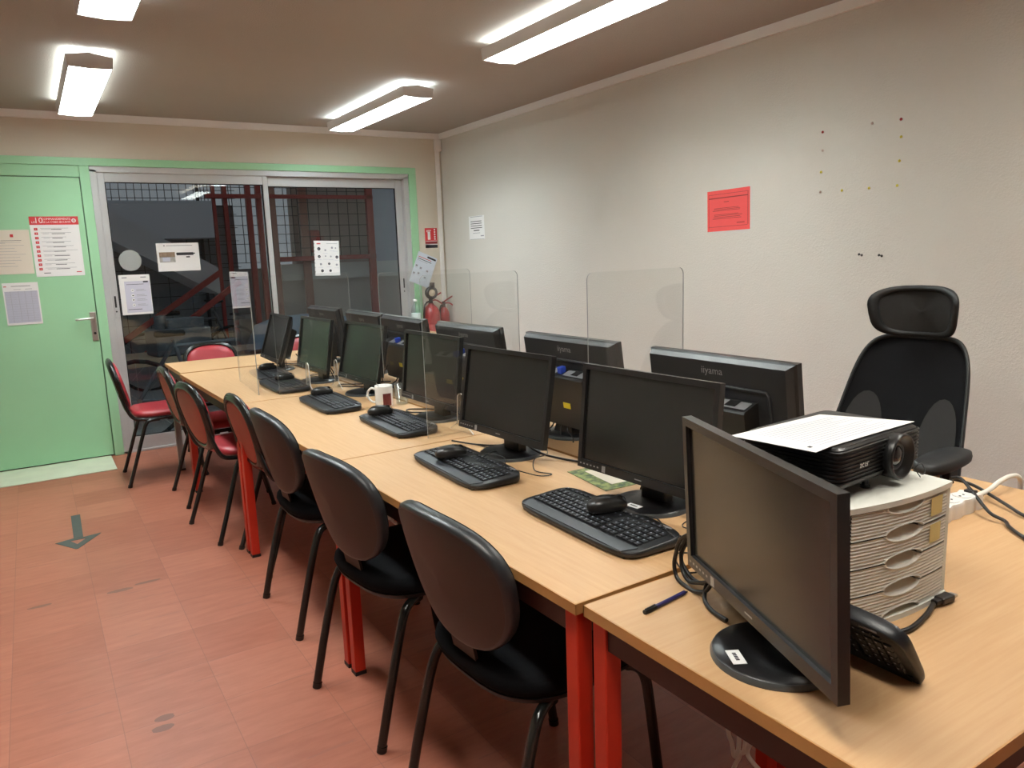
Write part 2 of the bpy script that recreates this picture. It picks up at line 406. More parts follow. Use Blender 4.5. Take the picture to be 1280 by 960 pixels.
# green joinery round door and window
g = MB()
g.b2(-1.42, 2.222, YB - .012, YB + .10, 2.128, 2.182, bev=.003)
g.b2(2.152, 2.222, YB - .012, YB + .10, 0, 2.128, bev=.003)
g.b2(-.409, -.345, YB - .012, YB + .10, 0, 2.128, bev=.003)
g.b2(-1.42, -1.345, YB - .012, YB + .10, 0, 2.128, bev=.003)
g.b2(-1.345, -.409, YB - .002, YB + .08, 2.05, 2.128, bev=.002)
struct(g.build('trim_1', M['green']))
d = struct(MB().b2(-1.341, -.414, YB - .004, YB + .036, .012, 2.044, bev=.002).build('door_1', M['green']))
MB().b2(-1.345, -.409, YB + .036, YB + .05, 0, 2.05).build('seal', M['black_gap'], d)
h = MB()
h.box((-.438, YB - .008, .985), (.040, .008, .21), 0, .002)
h.build('handle_plate', M['steel'], d)
h = MB(); h.cyl((-.438, YB - .01, 1.045), (-.438, YB - .05, 1.045), .010)
h.tube([(-.438, YB - .05, 1.045), (-.47, YB - .055, 1.045), (-.53, YB - .055, 1.043), (-.552, YB - .050, 1.042)], .008)
h.build('handle', M['steel'], d)
h = MB(); h.cyl((-.438, YB - .012, .935), (-.438, YB - .018, .935), .009); h.build('keyhole', M['black_gap'], d)
struct(MB().b2(-1.42, -.435, 4.815, YB - .004, 0, .006, bev=.002).build('trim_2', M['threshold']))
# plastic trunking along the top of the walls and down the corner
struct(MB().b2(XL, XW, YB - .022, YB, 2.436, ZC, bev=.003).build('trim_3', M['trunk']))
struct(MB().b2(XW - .022, XW, YF, YB - .022, 2.436, ZC, bev=.003).build('trim_4', M['trunk']))
t = MB(); t.b2(2.425, 2.462, YB - .022, YB, 0, 2.436, bev=.003); t.b2(2.443, 2.445, YB - .0235, YB - .02, 0, 2.33)
struct(t.build('trim_5', M['trunk']))
o = thing('junction_box', 'small white junction box at the top of the corner trunking', 'electrical box', (2.437, YB, 2.33))
MB().b2(-.03, .035, -.05, -.0225, 0, .10, bev=.004).build('housing', M['trunk'], o)
MB().b2(-.015, .03, -.054, -.05, .008, .03, bev=.001).build('clip', M['trunk'], o)

# sliding window ------------------------------------------------------------
w = MB()
for a in ((-.345, -.300, 0, 2.105), (2.105, 2.152, 0, 2.105)):
    w.b2(a[0], a[1], YB + .0, YB + .10, a[2], a[3], bev=.003)
w.b2(-.345, 2.152, YB, YB + .10, 2.085, 2.128, bev=.003); w.b2(-.345, 2.152, YB, YB + .10, 0, .018, bev=.003)
win = struct(w.build('window_1', M['alu']))
def sash(x0, x1, y, z0, z1, ls, rs, tr, br):
    s = MB()
    s.b2(x0, x0 + ls, y, y + .032, z0, z1, bev=.003); s.b2(x1 - rs, x1, y, y + .032, z0, z1, bev=.003)
    s.b2(x0 + ls, x1 - rs, y + .002, y + .03, z1 - tr, z1, bev=.002); s.b2(x0 + ls, x1 - rs, y + .002, y + .03, z0, z0 + br, bev=.002)
    f = s.build('sash', M['alu'], win)
    q = MB()
    gx0, gx1, gz0, gz1 = x0 + ls, x1 - rs, z0 + br, z1 - tr
    for a in ((gx0, gx0 + .006, gz0, gz1), (gx1 - .006, gx1, gz0, gz1), (gx0, gx1, gz0, gz0 + .006), (gx0, gx1, gz1 - .006, gz1)):
        q.b2(a[0], a[1], y + .009, y + .023, a[2], a[3])
    q.build('gasket', M['black_gap'], f)
    MB().b2(gx0 + .004, gx1 - .004, y + .013, y + .019, gz0 + .004, gz1 - .004).build('pane', M['glass'], f)
    return f
s1 = sash(-.30, .915, YB + .012, .018, 2.085, .045, .038, .066, .10)
s2 = sash(.878, 2.105, YB + .052, .018, 2.082, .05, .062, .072, .10)
def lock(par, x, z, y):
    m = MB(); m.b2(x - .010, x + .010, y - .004, y, z - .09, z + .09, 0, bev=.002); m.b2(x - .006, x + .006, y - .0052, y - .003, z - .01, z + .075, 1)
    m.cyl((x, y - .003, z - .04), (x, y - .006, z - .04), .006, mi=1, seg=10)
    m.build('lock', [M['alu'], M['black_gap']], par)
lock(s1, -.278, 1.12, YB + .012); lock(s2, 2.075, 1.14, YB + .052)

# ------------------------------------------------------------------ ceiling lights
def make_light():
    r = thing('ceiling_light', 'x', 'ceiling light', (0, 0, 0), 0, 'fluorescent ceiling lights')
    Lh = .70; W = .106
    # local z 0 = ceiling
    sec = [(-W, -.038), (-W + .006, -.092), (0, -.098), (W - .006, -.092), (W, -.038), (0, -.022)]
    m = MB()
    for s in (-1, 1):
        m.add([(s * W, -Lh, -.036), (s * W, Lh, -.036), (s * (W - .006), Lh, -.094), (s * (W - .006), -Lh, -.094)], [[0, 1, 2, 3]])
        m.add([(s * (W - .004), -Lh, -.036), (s * (W - .004), Lh, -.036), (s * (W - .010), Lh, -.094), (s * (W - .010), -Lh, -.094)], [[0, 1, 2, 3]])
    m.build('side_panel', M['lamp_body'], r)
    for s in (-1, 1):
        e = MB(); a = [Vector((x, s * Lh, z)) for x, z in sec]; b = [Vector((x, s * (Lh + .006), z)) for x, z in sec]
        e.rings([a, b], 0, False); e.build('end_cap', M['lamp_body'], r)
    for s in (-1, 1):
        e = MB(); e.add([(s * .006, -Lh, -.066), (s * .006, Lh, -.066), (s * (W - .009), Lh, -.066), (s * (W - .009), -Lh, -.066)], [[0, 1, 2, 3]])
        e.build('diffuser', M['lamp'], r)
    sp = MB(); sp.b2(-.004, .004, -Lh, Lh, -.098, -.03)
    for k in range(34):
        y = -Lh + .02 + k * (2 * Lh - .04) / 33
        for q in (-1, 1):
            sp.add([(q * .004, y, -.096), (q * (W - .010), y, -.092), (q * (W - .008), y, -.072), (q * .004, y, -.072)], [[0, 1, 2, 3]])
    sp.build('louvre', M['louvre'], r)
    for s in (-1, 1):
        e = MB(); e.add([(s * .012, -Lh, -.026), (s * .012, Lh, -.026), (s * (W - .001), Lh, -.037), (s * (W - .001), -Lh, -.037)], [[0, 1, 2, 3]])
        e.build('upper_slot', M['lamp_top'], r)
    c = MB(); c.b2(-.05, .05, -Lh * .8, -Lh * .8 + .06, -.024, 0); c.b2(-.05, .05, Lh * .8 - .06, Lh * .8, -.024, 0); c.b2(-.010, .010, -Lh, Lh, -.03, -.020)
    c.build('bracket', M['lamp_body'], r)
    return r
L0 = make_light()
lights = [(-.418, 4.12, 'double tube ceiling light nearest the green door'), (-.424, 1.825, 'double tube ceiling light at the top edge, cut off above the aisle'),
          (1.398, 4.15, 'double tube ceiling light nearest the corner with the trunking'), (1.410, 1.79, 'double tube ceiling light above the near tables by the right wall'),
          (-.42, -.47, 'double tube ceiling light over the aisle behind the camera'), (1.41, -.47, 'double tube ceiling light behind the camera near the right wall')]
for i, (x, y, lb) in enumerate(lights):
    o = L0 if i == 0 else dup(L0)
    o.location = (x, y, ZC); o['label'] = lb
    for c in o.children:      # the tubes are not all of one white
        if c.name.startswith(('diffuser', 'upper_slot')):
            c.data = c.data.copy(); c.data.materials[0] = LAMPS[i][0 if c.name.startswith('diffuser') else 1]

# ------------------------------------------------------------------ papers
def paper(name, w, h, marks, label, cat, loc, face, mats, roll=0.0, thick=.0012, group=None):
    """a sheet built in local XZ facing -Y; marks = (x0, z0, x1, z1, material index) in fractions from the lower left, or ('text', body, x, z, size, index)"""
    m = MB(); m.b2(-w / 2, w / 2, -thick, 0, -h / 2, h / 2)
    for k in marks:
        if k[0] == 'text':
            V, F = text_geo(k[1], k[4]); x, z = (k[2] - .5) * w, (k[3] - .5) * h
            m.add([(x + v.x, -thick - .0007, z + v.y) for v in V], F, k[5])
        elif k[0] == 'disc':
            x, z, r = (k[1] - .5) * w, (k[2] - .5) * h, k[3]
            m.add([(x + r * math.cos(2 * PI * i / 16), -thick - .0005, z + r * math.sin(2 * PI * i / 16)) for i in range(16)], [list(range(16))], k[4])
        else:
            x0, z0, x1, z1, mi = k[:5]; lift = .0004 if len(k) < 6 else k[5]
            m.add([((x0 - .5) * w, -thick - lift, (z0 - .5) * h), ((x1 - .5) * w, -thick - lift, (z0 - .5) * h), ((x1 - .5) * w, -thick - lift, (z1 - .5) * h), ((x0 - .5) * w, -thick - lift, (z1 - .5) * h)], [[0, 1, 2, 3]], mi)
    o = m.build(name, mats)
    o.matrix_world = Matrix.Translation(loc) @ Matrix.Rotation(face, 4, 'Z') @ Matrix.Rotation(roll, 4, 'Y')
    return tag(o, label, cat, group)
YD = YB - .0055
def lines(x0, x1, z0, z1, n, th, mi, jitter=.25):
    out = []
    for i in range(n):
        z = z1 - (z1 - z0) * i / max(1, n - 1)
        out.append((x0, z - th, x1 - (x1 - x0) * jitter * random.random(), z, mi))
    return out
PM = [M['paper'], M['ink'], M['ink_grey'], M['ink_red'], M['ink_faint'], M['paper_lilac'], M['photo'], M['photo_brown'], M['ink_darkred']]
# cyber security poster
mk = [(0, .862, 1, 1, 3)]
mk += [('text', 'LES', .085, .905, .018, 0), ('text', '10', .185, .93, .056, 0), ('text', 'COMMANDEMENTS', .545, .955, .0200, 0), ('text', 'DE LA CYBER SÉCURITÉ', .545, .905, .0165, 0), ('disc', .905, .93, .014, 0), ('disc', .905, .93, .009, 3)]
for i in range(10):
    z = .79 - i * .0735
    mk.append((.075, z - .02, .145, z + .022, 3)); mk.append(('text', str(i + 1), .11, z + .001, .012, 0))
    mk.append((.2, z + .012, .2 + random.uniform(.5, .72), z + .017, 2)); xx = .2 + random.uniform(0, .1)
    mk.append((xx, z - .006, xx + random.uniform(.12, .25), z - .001, 2)); mk.append((.42, z - .008, .42 + random.uniform(.2, .34), z + .001, 1))
mk += [(.16, .055, .3, .066, 1), (.83, .058, .94, .072, 3)]
paper('poster', .30, .417, mk, 'white poster with red header and ten red numbered rows on the green door', 'poster', (-.603, YD, 1.566), 0, PM)
# notices on the door
mk = [(.52, .835, .60, .90, 3)] + lines(.02, .97, .18, .72, 9, .006, 2, .5) + [(.28, .755, .78, .763, 1), (.05, .70, .38, .708, 2)]
paper('notice', .24, .302, mk, 'off-white notice with a small red logo on the green door, beside the ten-rule poster', 'notice', (-.882, YD, 1.534), 0, [M['paper_warm']] + PM[1:])
mk = [(.03, .905, .11, .925, 3), (.24, .915, .78, .925, 1), (.04, .05, .96, .80, 4)] + lines(.06, .95, .10, .78, 13, .004, 2, .05) + [(x, .06, x + .006, .80, 2, .0006) for x in (.2, .42, .6, .78)] + [(.62, .84, .82, .85, 2), (.3, .84, .5, .848, 2)]
paper('notice', .212, .293, mk, 'white sheet with a grey printed table, lowest on the green door', 'notice', (-.859, YD, 1.177), 0, PM)
# sheets on the window pane
YG = YB + .012 + .0125
mk = [(.17, .885, .2, .935, 2), (.23, .9, .85, .92, 2), (.05, .32, .42, .52, 6), (.05, .50, .42, .68, 7), (.12, .35, .3, .5, 4, .0006), (.68, .475, .77, .52, 1), (.74, .51, .74, .51, 1)]
o = paper('notice', .303, .212, mk + [(.46, .56, .86, .66, 1), (.45, .60, .9, .64, 1, .0006)], 'landscape sheet with a small photo and a black keyboard picture on the window', 'notice', (.193, YG, 1.467), 0, PM)
mk = [(.16, .05, .98, .84, 5), (.10, .92, .26, .945, 2), (.70, .92, .88, .945, 2), (.77, .80, .93, .835, 1, .0006), (.22, .755, .78, .765, 1, .0006), (.2, .125, .65, .138, 1, .0006)]
for z, q in ((.61, 2), (.48, 1), (.37, 1), (.24, 2)):
    mk += [('disc', .40, z, .011, 0), (.375, z - .012, .43, z + .012, q, .0009)] + [(.52, z + .01, .78, z + .02, 2, .0006), (.52, z - .02, .85, z - .012, 2, .0006)]
gel = mk
paper('notice', .211, .297, mk, 'portrait sheet with a lilac printed page low on the window by the lock', 'notice', (-.133, YG, 1.1975), 0, PM)
YG2 = YB + .052 + .0125
mk = [(.12, .90, .27, .93, 3), (.5, .915, .93, .925, 2), (0, .02, .012, .98, 1, .0006)] + [(.012, z, .03, z + .025, 1, .0006) for z in (.9, .8, .7, .6, .45, .35, .22, .1)]
for (x, z, s) in ((.2, .77, .014), (.45, .73, .008), (.72, .80, .009), (.86, .79, .006), (.2, .55, .012), (.45, .56, .006), (.66, .55, .007), (.9, .53, .013), (.25, .33, .009), (.58, .34, .010), (.88, .31, .009), (.3, .14, .012), (.62, .14, .011)):
    mk += [('disc', x, z, s, 1 if s > .0095 else 2), ('disc', x, z, s * .4, 4), (x - .1, z - .095, x + .09, z - .088, 4, .0007)]
paper('notice', .222, .294, mk, 'white sheet of small round icons taped to the other window pane', 'notice', (1.378, YG2, 1.419), 0, PM, roll=Rad(1.5))
# frosted dot on the glass
m = MB(); m.cyl((0, 0, 0), (0, -.001, 0), .077, seg=40)
tag(m.build('window_sticker', M['frost'], None, (-.145, YG, 1.452)), 'round frosted grey sticker on the window glass', 'sticker')
# sheet hanging askew on the green jamb
mk = [(.50, .90, .95, .955, 1), (.08, .84, .75, .86, 3), (.08, .78, .78, .80, 1), (.08, .73, .60, .74, 2)]
for (x, z) in ((.12, .55), (.35, .52), (.7, .50), (.10, .3), (.32, .34), (.68, .28)):
    mk += [(x - .05, z - .03, x + .05, z + .03, 2), (x - .07, z - .07, x + .08, z - .06, 4)]
paper('notice', .20, .285, mk, 'pale blue safety sheet hanging askew on the green window jamb', 'notice', (2.245, YB - .014, 1.285), 0, [plain('pale blue paper', rgb(214, 222, 232), .8, var=.02)] + PM[1:], roll=Rad(23))
# fire extinguisher sign
mk = [(.22, .42, .44, .83, 9), (.22, .86, .5, .9, 9), (.14, .80, .2, .9, 9), (.06, .335, .94, .36, 9)]
for z in (.92, .8, .68, .56, .45): mk += [('disc', .8, z, .008, 9)]
mk += [(0, .20, 1, .33, 8), (0, 0, 1, .16, 1), (.08, .03, .32, .13, 2), (0, .16, 1, .20, 9)]
paper('safety_sign', .123, .178, mk, 'red fire extinguisher sign on the wall between window and corner', 'sign', (2.348, YB - .0005, 1.568), 0, [M['ink_red']] + PM[1:] + [M['paper']])
# right wall notices (facing -X)
FX = -PI / 2
mk = lines(.12, .9, .50, .78, 4, .028, 1, .12) + [(.3, .36, .68, .40, 1), (.25, .26, .72, .28, 2), (.75, .12, .95, .16, 2), (.1, .955, .9, .975, 2), (.05, .005, .98, .02, 2)]
paper('notice', .262, .197, mk, 'white notice in a plastic sleeve on the right wall, near the corner', 'notice', (XW + .0003, 4.675, 1.632), FX, PM)
red = [M['paper_red'], M['ink_darkred']]
mk = [(.03, .9, .97, .908, 1), (.04, .80, .95, .825, 1), (.035, .06, .043, .9, 1), (.95, .12, .962, .9, 1), (.03, .105, .95, .113, 1), (.40, .70, .52, .715, 1), (.70, .17, .88, .19, 1)]
for z in (.555, .525, .495, .40, .37, .335, .30): mk.append((.13 + random.random() * .05, z, .86 - random.random() * .12, z + .011, 1))
paper('notice', .302, .222, mk, 'red handwritten sheet pinned alone in the middle of the right wall', 'notice', (XW + .0003, 1.893, 1.6), FX, red, roll=Rad(-1.0))
# pins in the wall
PP = {(1.31, 1.926): 'r', (1.307, 1.841): 'p', (1.312, 1.741): 'y', (1.313, 1.648): 'p', (1.196, 1.645): 'y', (1.058, 1.644): 'y', (.924, 1.643): 'y', (.919, 1.748): 'y', (.917, 1.849): 'y', (.921, 1.923): 'r', (1.056, 1.927): 'p'}
DP = {'r': ('dark red push pin left in the right wall', M['pin_red'], 'red pins in the wall'), 'y': ('yellow push pin left in the right wall', M['pin_yellow'], 'yellow pins in the wall'), 'p': ('pale push pin left in the right wall', M['pin_pale'], 'pale pins in the wall')}
pinbase = {}
for (y, z), k in PP.items():
    lb, mt, gp = DP[k]
    if k not in pinbase:
        m = MB(); m.lathe([(.0008, 0), (.0012, .004), (.0055, .005), (.0065, .008), (.0045, .011), (.0005, .0125)], 12, T=Matrix.Rotation(-PI / 2, 4, 'Y'))
        pinbase[k] = o = tag(m.build('push_pin', mt, None), lb, 'pin', gp)
    else:
        o = pinbase[k].copy(); COL.objects.link(o)
    o.location = (XW + .002, y, z)
nb = None
for (y, z) in ((1.083, 1.342), (.984, 1.337)):
    if nb is None:
        m = MB(); m.cyl((0, 0, 0), (-.022, 0, .004), .0022, seg=8); m.cyl((-.022, 0, .004), (-.024, 0, .0044), .006, seg=10); m.cyl((.0, 0, 0), (-.003, 0, 0), .007, .006, seg=10)
        nb = o = tag(m.build('nail', M['ext_black']), 'dark nail with plug left low in the right wall', 'nail', 'nails in the wall')
    else:
        o = nb.copy(); COL.objects.link(o)
    o.location = (XW + .002, y, z)

# tape arrow on the floor
m = MB()
def strip(pts): m.add([(x, y, .0015) for x, y in pts] + [(x, y, .0003) for x, y in pts], [list(range(len(pts)))] + [[i, (i + 1) % len(pts), (i + 1) % len(pts) + len(pts), i + len(pts)] for i in range(len(pts))])
strip([(-.764, 3.853), (-.717, 3.854), (-.725, 3.421), (-.769, 3.424)])
strip([(-.854, 3.396), (-.769, 3.424), (-.72, 3.415), (-.639, 3.43), (-.647, 3.41), (-.712, 3.385), (-.787, 3.386)])
strip([(-.854, 3.396), (-.787, 3.386), (-.757, 3.312), (-.768, 3.236)])
strip([(-.757, 3.312), (-.712, 3.385), (-.645, 3.415), (-.757, 3.236), (-.768, 3.236)])
tag(m.build('floor_arrow', M['tape']), 'dark green tape arrow stuck on the terracotta floor', 'arrow')

# ------------------------------------------------------------------ tables
def make_table(name, label, loc, rz, lx, ly, grain, group, leg_mats=None, depth_leg=.038):
    """origin = near left corner on the floor; extends +x, +y"""
    r = thing(name, label, 'table', loc, rz, group)
    tp = MB(); tp.b2(.002, lx - .002, .002, ly - .002, .7275, .75, 0, bev=.0015)
    for a in ((0, lx, 0, .0025), (0, lx, ly - .0025, ly), (0, .0025, 0, ly), (lx - .0025, lx, 0, ly)):
        tp.b2(a[0], a[1], a[2], a[3], .7275, .7495, 1)
    tp.build('tabletop', [M['wood'] if grain == 'Y' else M['wood_cross'], M['wood_edge']], r)
    fr = MB(); e = .012; k = depth_leg
    fr.b2(e + k, lx - e - k, .018, .043, .672, .7275); fr.b2(e + k, lx - e - k, ly - .043, ly - .018, .672, .7275)
    fr.b2(.018, .043, e + k, ly - e - k, .672, .7275); fr.b2(lx - .043, lx - .018, e + k, ly - e - k, .672, .7275)
    fr.build('frame', M['apron'], r)
    for i, (x, y) in enumerate(((e, e), (lx - e - k, e), (e, ly - e - k), (lx - e - k, ly - e - k))):
        lm = MB(); lm.b2(x, x + k, y, y + k, .012, .7275, 0, bev=.003); lm.b2(x - .001, x + k + .001, y - .001, y + k + .001, 0, .014, 1)
        lm.build('leg', [(leg_mats[i] if leg_mats else M['red_metal']), M['black_cap']], r)
    return r
AR = .0213
TG = 'beech tables with red legs'
def rowpt(s, off=0.0):   # along the left row edge
    return (-.0107 - AR * s + off * math.cos(AR), s + off * math.sin(AR), 0)
rows = [('the table nearest the camera in the monitor row along the aisle', .007), ('the middle table of the row along the aisle, under the white mug', 1.307), ('the far table of the row along the aisle, under the keyboard beside the tilted monitor', 2.608)]
names = ['beech table of the aisle row, next to the crosswise front table', 'beech table of the aisle row, carrying the white mug', 'beech table of the aisle row, carrying the lengthwise acrylic screen']
for (nm, s) in zip(names, (.007, 1.307, 2.608)):
    make_table('table', nm, rowpt(s), AR, .645, 1.297, 'Y', TG)
names = ['beech table of the wall row, below the nearest iiyama-style monitor back'.replace('iiyama-style ', ''), 'beech table of the wall row, middle of three', 'beech table of the wall row, farthest of three']
for (nm, s) in zip(names, (.007, 1.307, 2.608)):
    make_table('table', nm, rowpt(s, .658), AR, .648, 1.297, 'Y', TG)
make_table('table', 'crosswise beech table in front, under the drawer cabinet and projector', (0, -.650, 0), 0, 1.33, .647, 'X', TG)
make_table('table', 'crosswise beech table at the far end by the window', (-.083, 3.936, 0), .01, 1.30, .59, 'X', TG, [M['red_metal'], M['red_metal'], M['grey_metal'], M['red_metal']])

# ------------------------------------------------------------------ chairs
def tubes(*paths, r=.0115, seg=10):
    m = MB()
    for p in paths: m.tube(p, r, seg)
    return m
def cushion(outline, z, th, soft=.25):
    return [(z, .90), (z + th * .12, .97), (z + th * .4, 1.0), (z + th * .65, .985), (z + th * .85, .93), (z + th * .97, .80), (z + th * 1.03, .5), (z + th * 1.05, .1)]
def make_red_chair():
    """faces local +X; origin on the floor midway between the rear feet"""
    r = thing('stacking_chair', 'x', 'chair', (0, 0, 0), 0, 'red vinyl stacking chairs')
    m = MB(); ol = superell(.40, .41, 4.5)
    m.pad([(x + .265, y) for x, y in ol], cushion(ol, .438, .045)); m.build('seat', M['vinyl_red'], r)
    # back pad: outline in (y, up) tilted back
    tilt = Rad(13)
    B = Matrix.Translation((.009, 0, .638)) @ Matrix.Rotation(-tilt, 4, 'Y') @ Matrix(((0, 0, 1, 0), (1, 0, 0, 0), (0, 1, 0, 0), (0, 0, 0, 1)))
    ol = superell(.365, .315, 2.5, 44, 1.06, .82)
    m = MB(); m.pad(ol, [(-.004, .94), (.008, 1.0), (.022, .99), (.032, .92), (.038, .7), (.040, .1)], T=B); m.build('backrest', M['vinyl_red'], r)
    m = MB(); m.pad(ol, [(-.0135, .3), (-.013, .85), (-.010, .94), (-.003, .95)], T=B); m.build('back_panel', M['vinyl_back'], r)
    # tubular frame round the back, down to the seat rails
    ring = superell(.40, .352, 2.5, 36, 1.06, .80)
    pts = [B @ Vector((x, y, .004)) for x, y in ring]
    m = MB(); m.tube(pts, .0125, 10, sub=1, closed=True)
    R = [[B @ Vector((x * k, y * k, z)) for x, y in ring] for k, z in ((.875, -.013), (.92, -.016), (1.0, -.012), (1.04, .004), (1.0, .018), (.93, .022), (.90, .016), (.90, 0), (.86, -.008))]
    m.rings(R, loop=True)
    m.build('back_frame', M['chair_metal'], r)
    m = MB()
    for s in (-1, 1):
        m.tube([(.012, s * .165, .60), (.032, s * .175, .52), (.06, s * .182, .455), (.10, s * .187, .432), (.20, s * .19, .427), (.40, s * .188, .427), (.455, s * .17, .427), (.462, s * .10, .427), (.462, 0, .427)], .0115, 10)
    m.build('seat_rail', M['chair_metal'], r)
    for s in (-1, 1):
        m = MB(); m.tube([(0, s * .222, .006), (.05, s * .215, .15), (.10, s * .207, .30), (.135, s * .20, .395), (.165, s * .195, .418), (.22, s * .19, .420)], .0118, 10); m.cyl((-.001, s * .222, 0), (.003, s * .2215, .016), .0138); m.build('leg', M['chair_metal'], r)
        m = MB(); m.tube([(.47, s * .215, .006), (.435, s * .21, .15), (.395, s * .204, .30), (.365, s * .198, .395), (.335, s * .193, .418), (.27, s * .19, .420)], .0118, 10); m.cyl((.471, s * .215, 0), (.467, s * .2145, .016), .0138); m.build('leg', M['chair_metal'], r)
    return r
def make_black_chair():
    r = thing('visitor_chair', 'x', 'chair', (0, 0, 0), 0, 'black oval-back visitor chairs')
    ol = superell(.46, .47, 3.2)
    m = MB(); m.pad([(x + .275, y) for x, y in ol], cushion(ol, .435, .06)); m.build('seat', M['fabric_black'], r)
    m = MB(); m.pad([(x * .97 + .275, y * .97) for x, y in ol], [(.418, .8), (.424, .97), (.438, 1.0)]); m.build('seat_pan', M['pad_black'], r)
    tilt = Rad(14)
    B = Matrix.Translation((.01, 0, .683)) @ Matrix.Rotation(-tilt, 4, 'Y') @ Matrix(((0, 0, 1, 0), (1, 0, 0, 0), (0, 1, 0, 0), (0, 0, 0, 1)))
    ol = superell(.478, .342, 2.45, 48, 1.02, .84)
    def bent(zs):      # back shell curved across its width
        R = []
        for z, k in zs: R.append([Vector((x * k, y * k, z + 1.0 * (x * k) ** 2 * .75)) for x, y in ol])
        return R
    m = MB(); m.rings(bent([(-.012, .02), (-.012, .5), (-.010, .85), (-.006, .95)]), T=B); m.build('back_shell', M['chair_black'], r)
    m = MB(); m.rings(bent([(-.006, .93), (-.007, .965), (.0, 1.0), (.014, 1.0), (.024, .985)]), T=B, cap0=False, cap1=False); m.build('rim', M['chair_rim'], r)
    m = MB(); m.rings(bent([(.020, .98), (.032, .95), (.040, .85), (.045, .6), (.047, .05)]), T=B, cap0=False); m.build('backrest', M['fabric_black'], r)
    # flat steel bracket between seat and back
    m = MB()
    prof = [(.30, .416), (.14, .414), (.092, .420), (.070, .445), (.060, .50), (.048, .56), (.036, .60)]
    a, b = [], []
    for x, z in prof: a.append((x, z))
    for i in range(len(prof) - 1):
        (x0, z0), (x1, z1) = prof[i], prof[i + 1]
        d = Vector((x1 - x0, 0, z1 - z0)).normalized(); n = Vector((d.z, 0, -d.x)) * .004
        V = [Vector((x, y, z)) + sg * n for (x, z) in ((x0, z0), (x1, z1)) for y in (-.05, .05) for sg in (-1, 1)]
        m.add(V, [[0, 2, 3, 1], [4, 5, 7, 6], [0, 1, 5, 4], [2, 6, 7, 3], [0, 4, 6, 2], [1, 3, 7, 5]])
    m.build('bracket', M['chair_black'], r)
    m = MB()
    for x in (.17, .40): m.tube([(x, -.20, .415), (x, 0, .412), (x, .20, .415)], .012, 8)
    m.build('crossbar', M['chair_metal'], r)
    for s in (-1, 1):
        m = MB(); m.tube([(.0, s * .222, .006), (.035, s * .222, .15), (.075, s * .220, .30), (.10, s * .215, .375), (.125, s * .205, .405), (.17, s * .185, .414)], .0135, 10); m.cyl((0, s * .222, 0), (.004, s * .222, .018), .0152); m.build('leg', M['chair_metal'], r)
        m = MB(); m.tube([(.49, s * .222, .006), (.47, s * .222, .15), (.45, s * .220, .30), (.44, s * .215, .375), (.425, s * .205, .405), (.40, s * .185, .414)], .0135, 10); m.cyl((.49, s * .222, 0), (.488, s * .222, .018), .0152); m.build('leg', M['chair_metal'], r)
    return r
rc = make_red_chair()
reds = [(-.06, 2.485, 2.5, 'red vinyl chair at the aisle, next to the farthest black chair'), (-.178, 3.045, 8, 'red vinyl chair at the aisle, second from the black chairs'), (-.18, 3.78, 1.5, 'red vinyl chair at the aisle near the corner of the far table'),
        (-.405, 4.475, -1.6, 'red vinyl chair seen from the side, closest to the green door'), (.30, 5.02, -90, 'red vinyl chair behind the far table, its back rising above the table top'), (1.02, 5.02, -90, 'red vinyl chair behind the far table, mostly hidden by the far monitors')]
for i, (x, y, a, lb) in enumerate(reds):
    o = rc if i == 0 else dup(rc)
    o.location = (x, y, 0); o.rotation_euler.z = Rad(a); o['label'] = lb
bc = make_black_chair()
blacks = [(-.105, .40, 3, 'black oval-back chair nearest the camera, tucked under the near table'), (-.134, 1.048, 6, 'black oval-back chair between the other two black chairs'), (-.112, 1.847, 1, 'black oval-back chair beside the first red chair')]
for i, (x, y, a, lb) in enumerate(blacks):
    o = bc if i == 0 else dup(bc)
    o.location = (x, y, 0); o.rotation_euler.z = Rad(a); o['label'] = lb

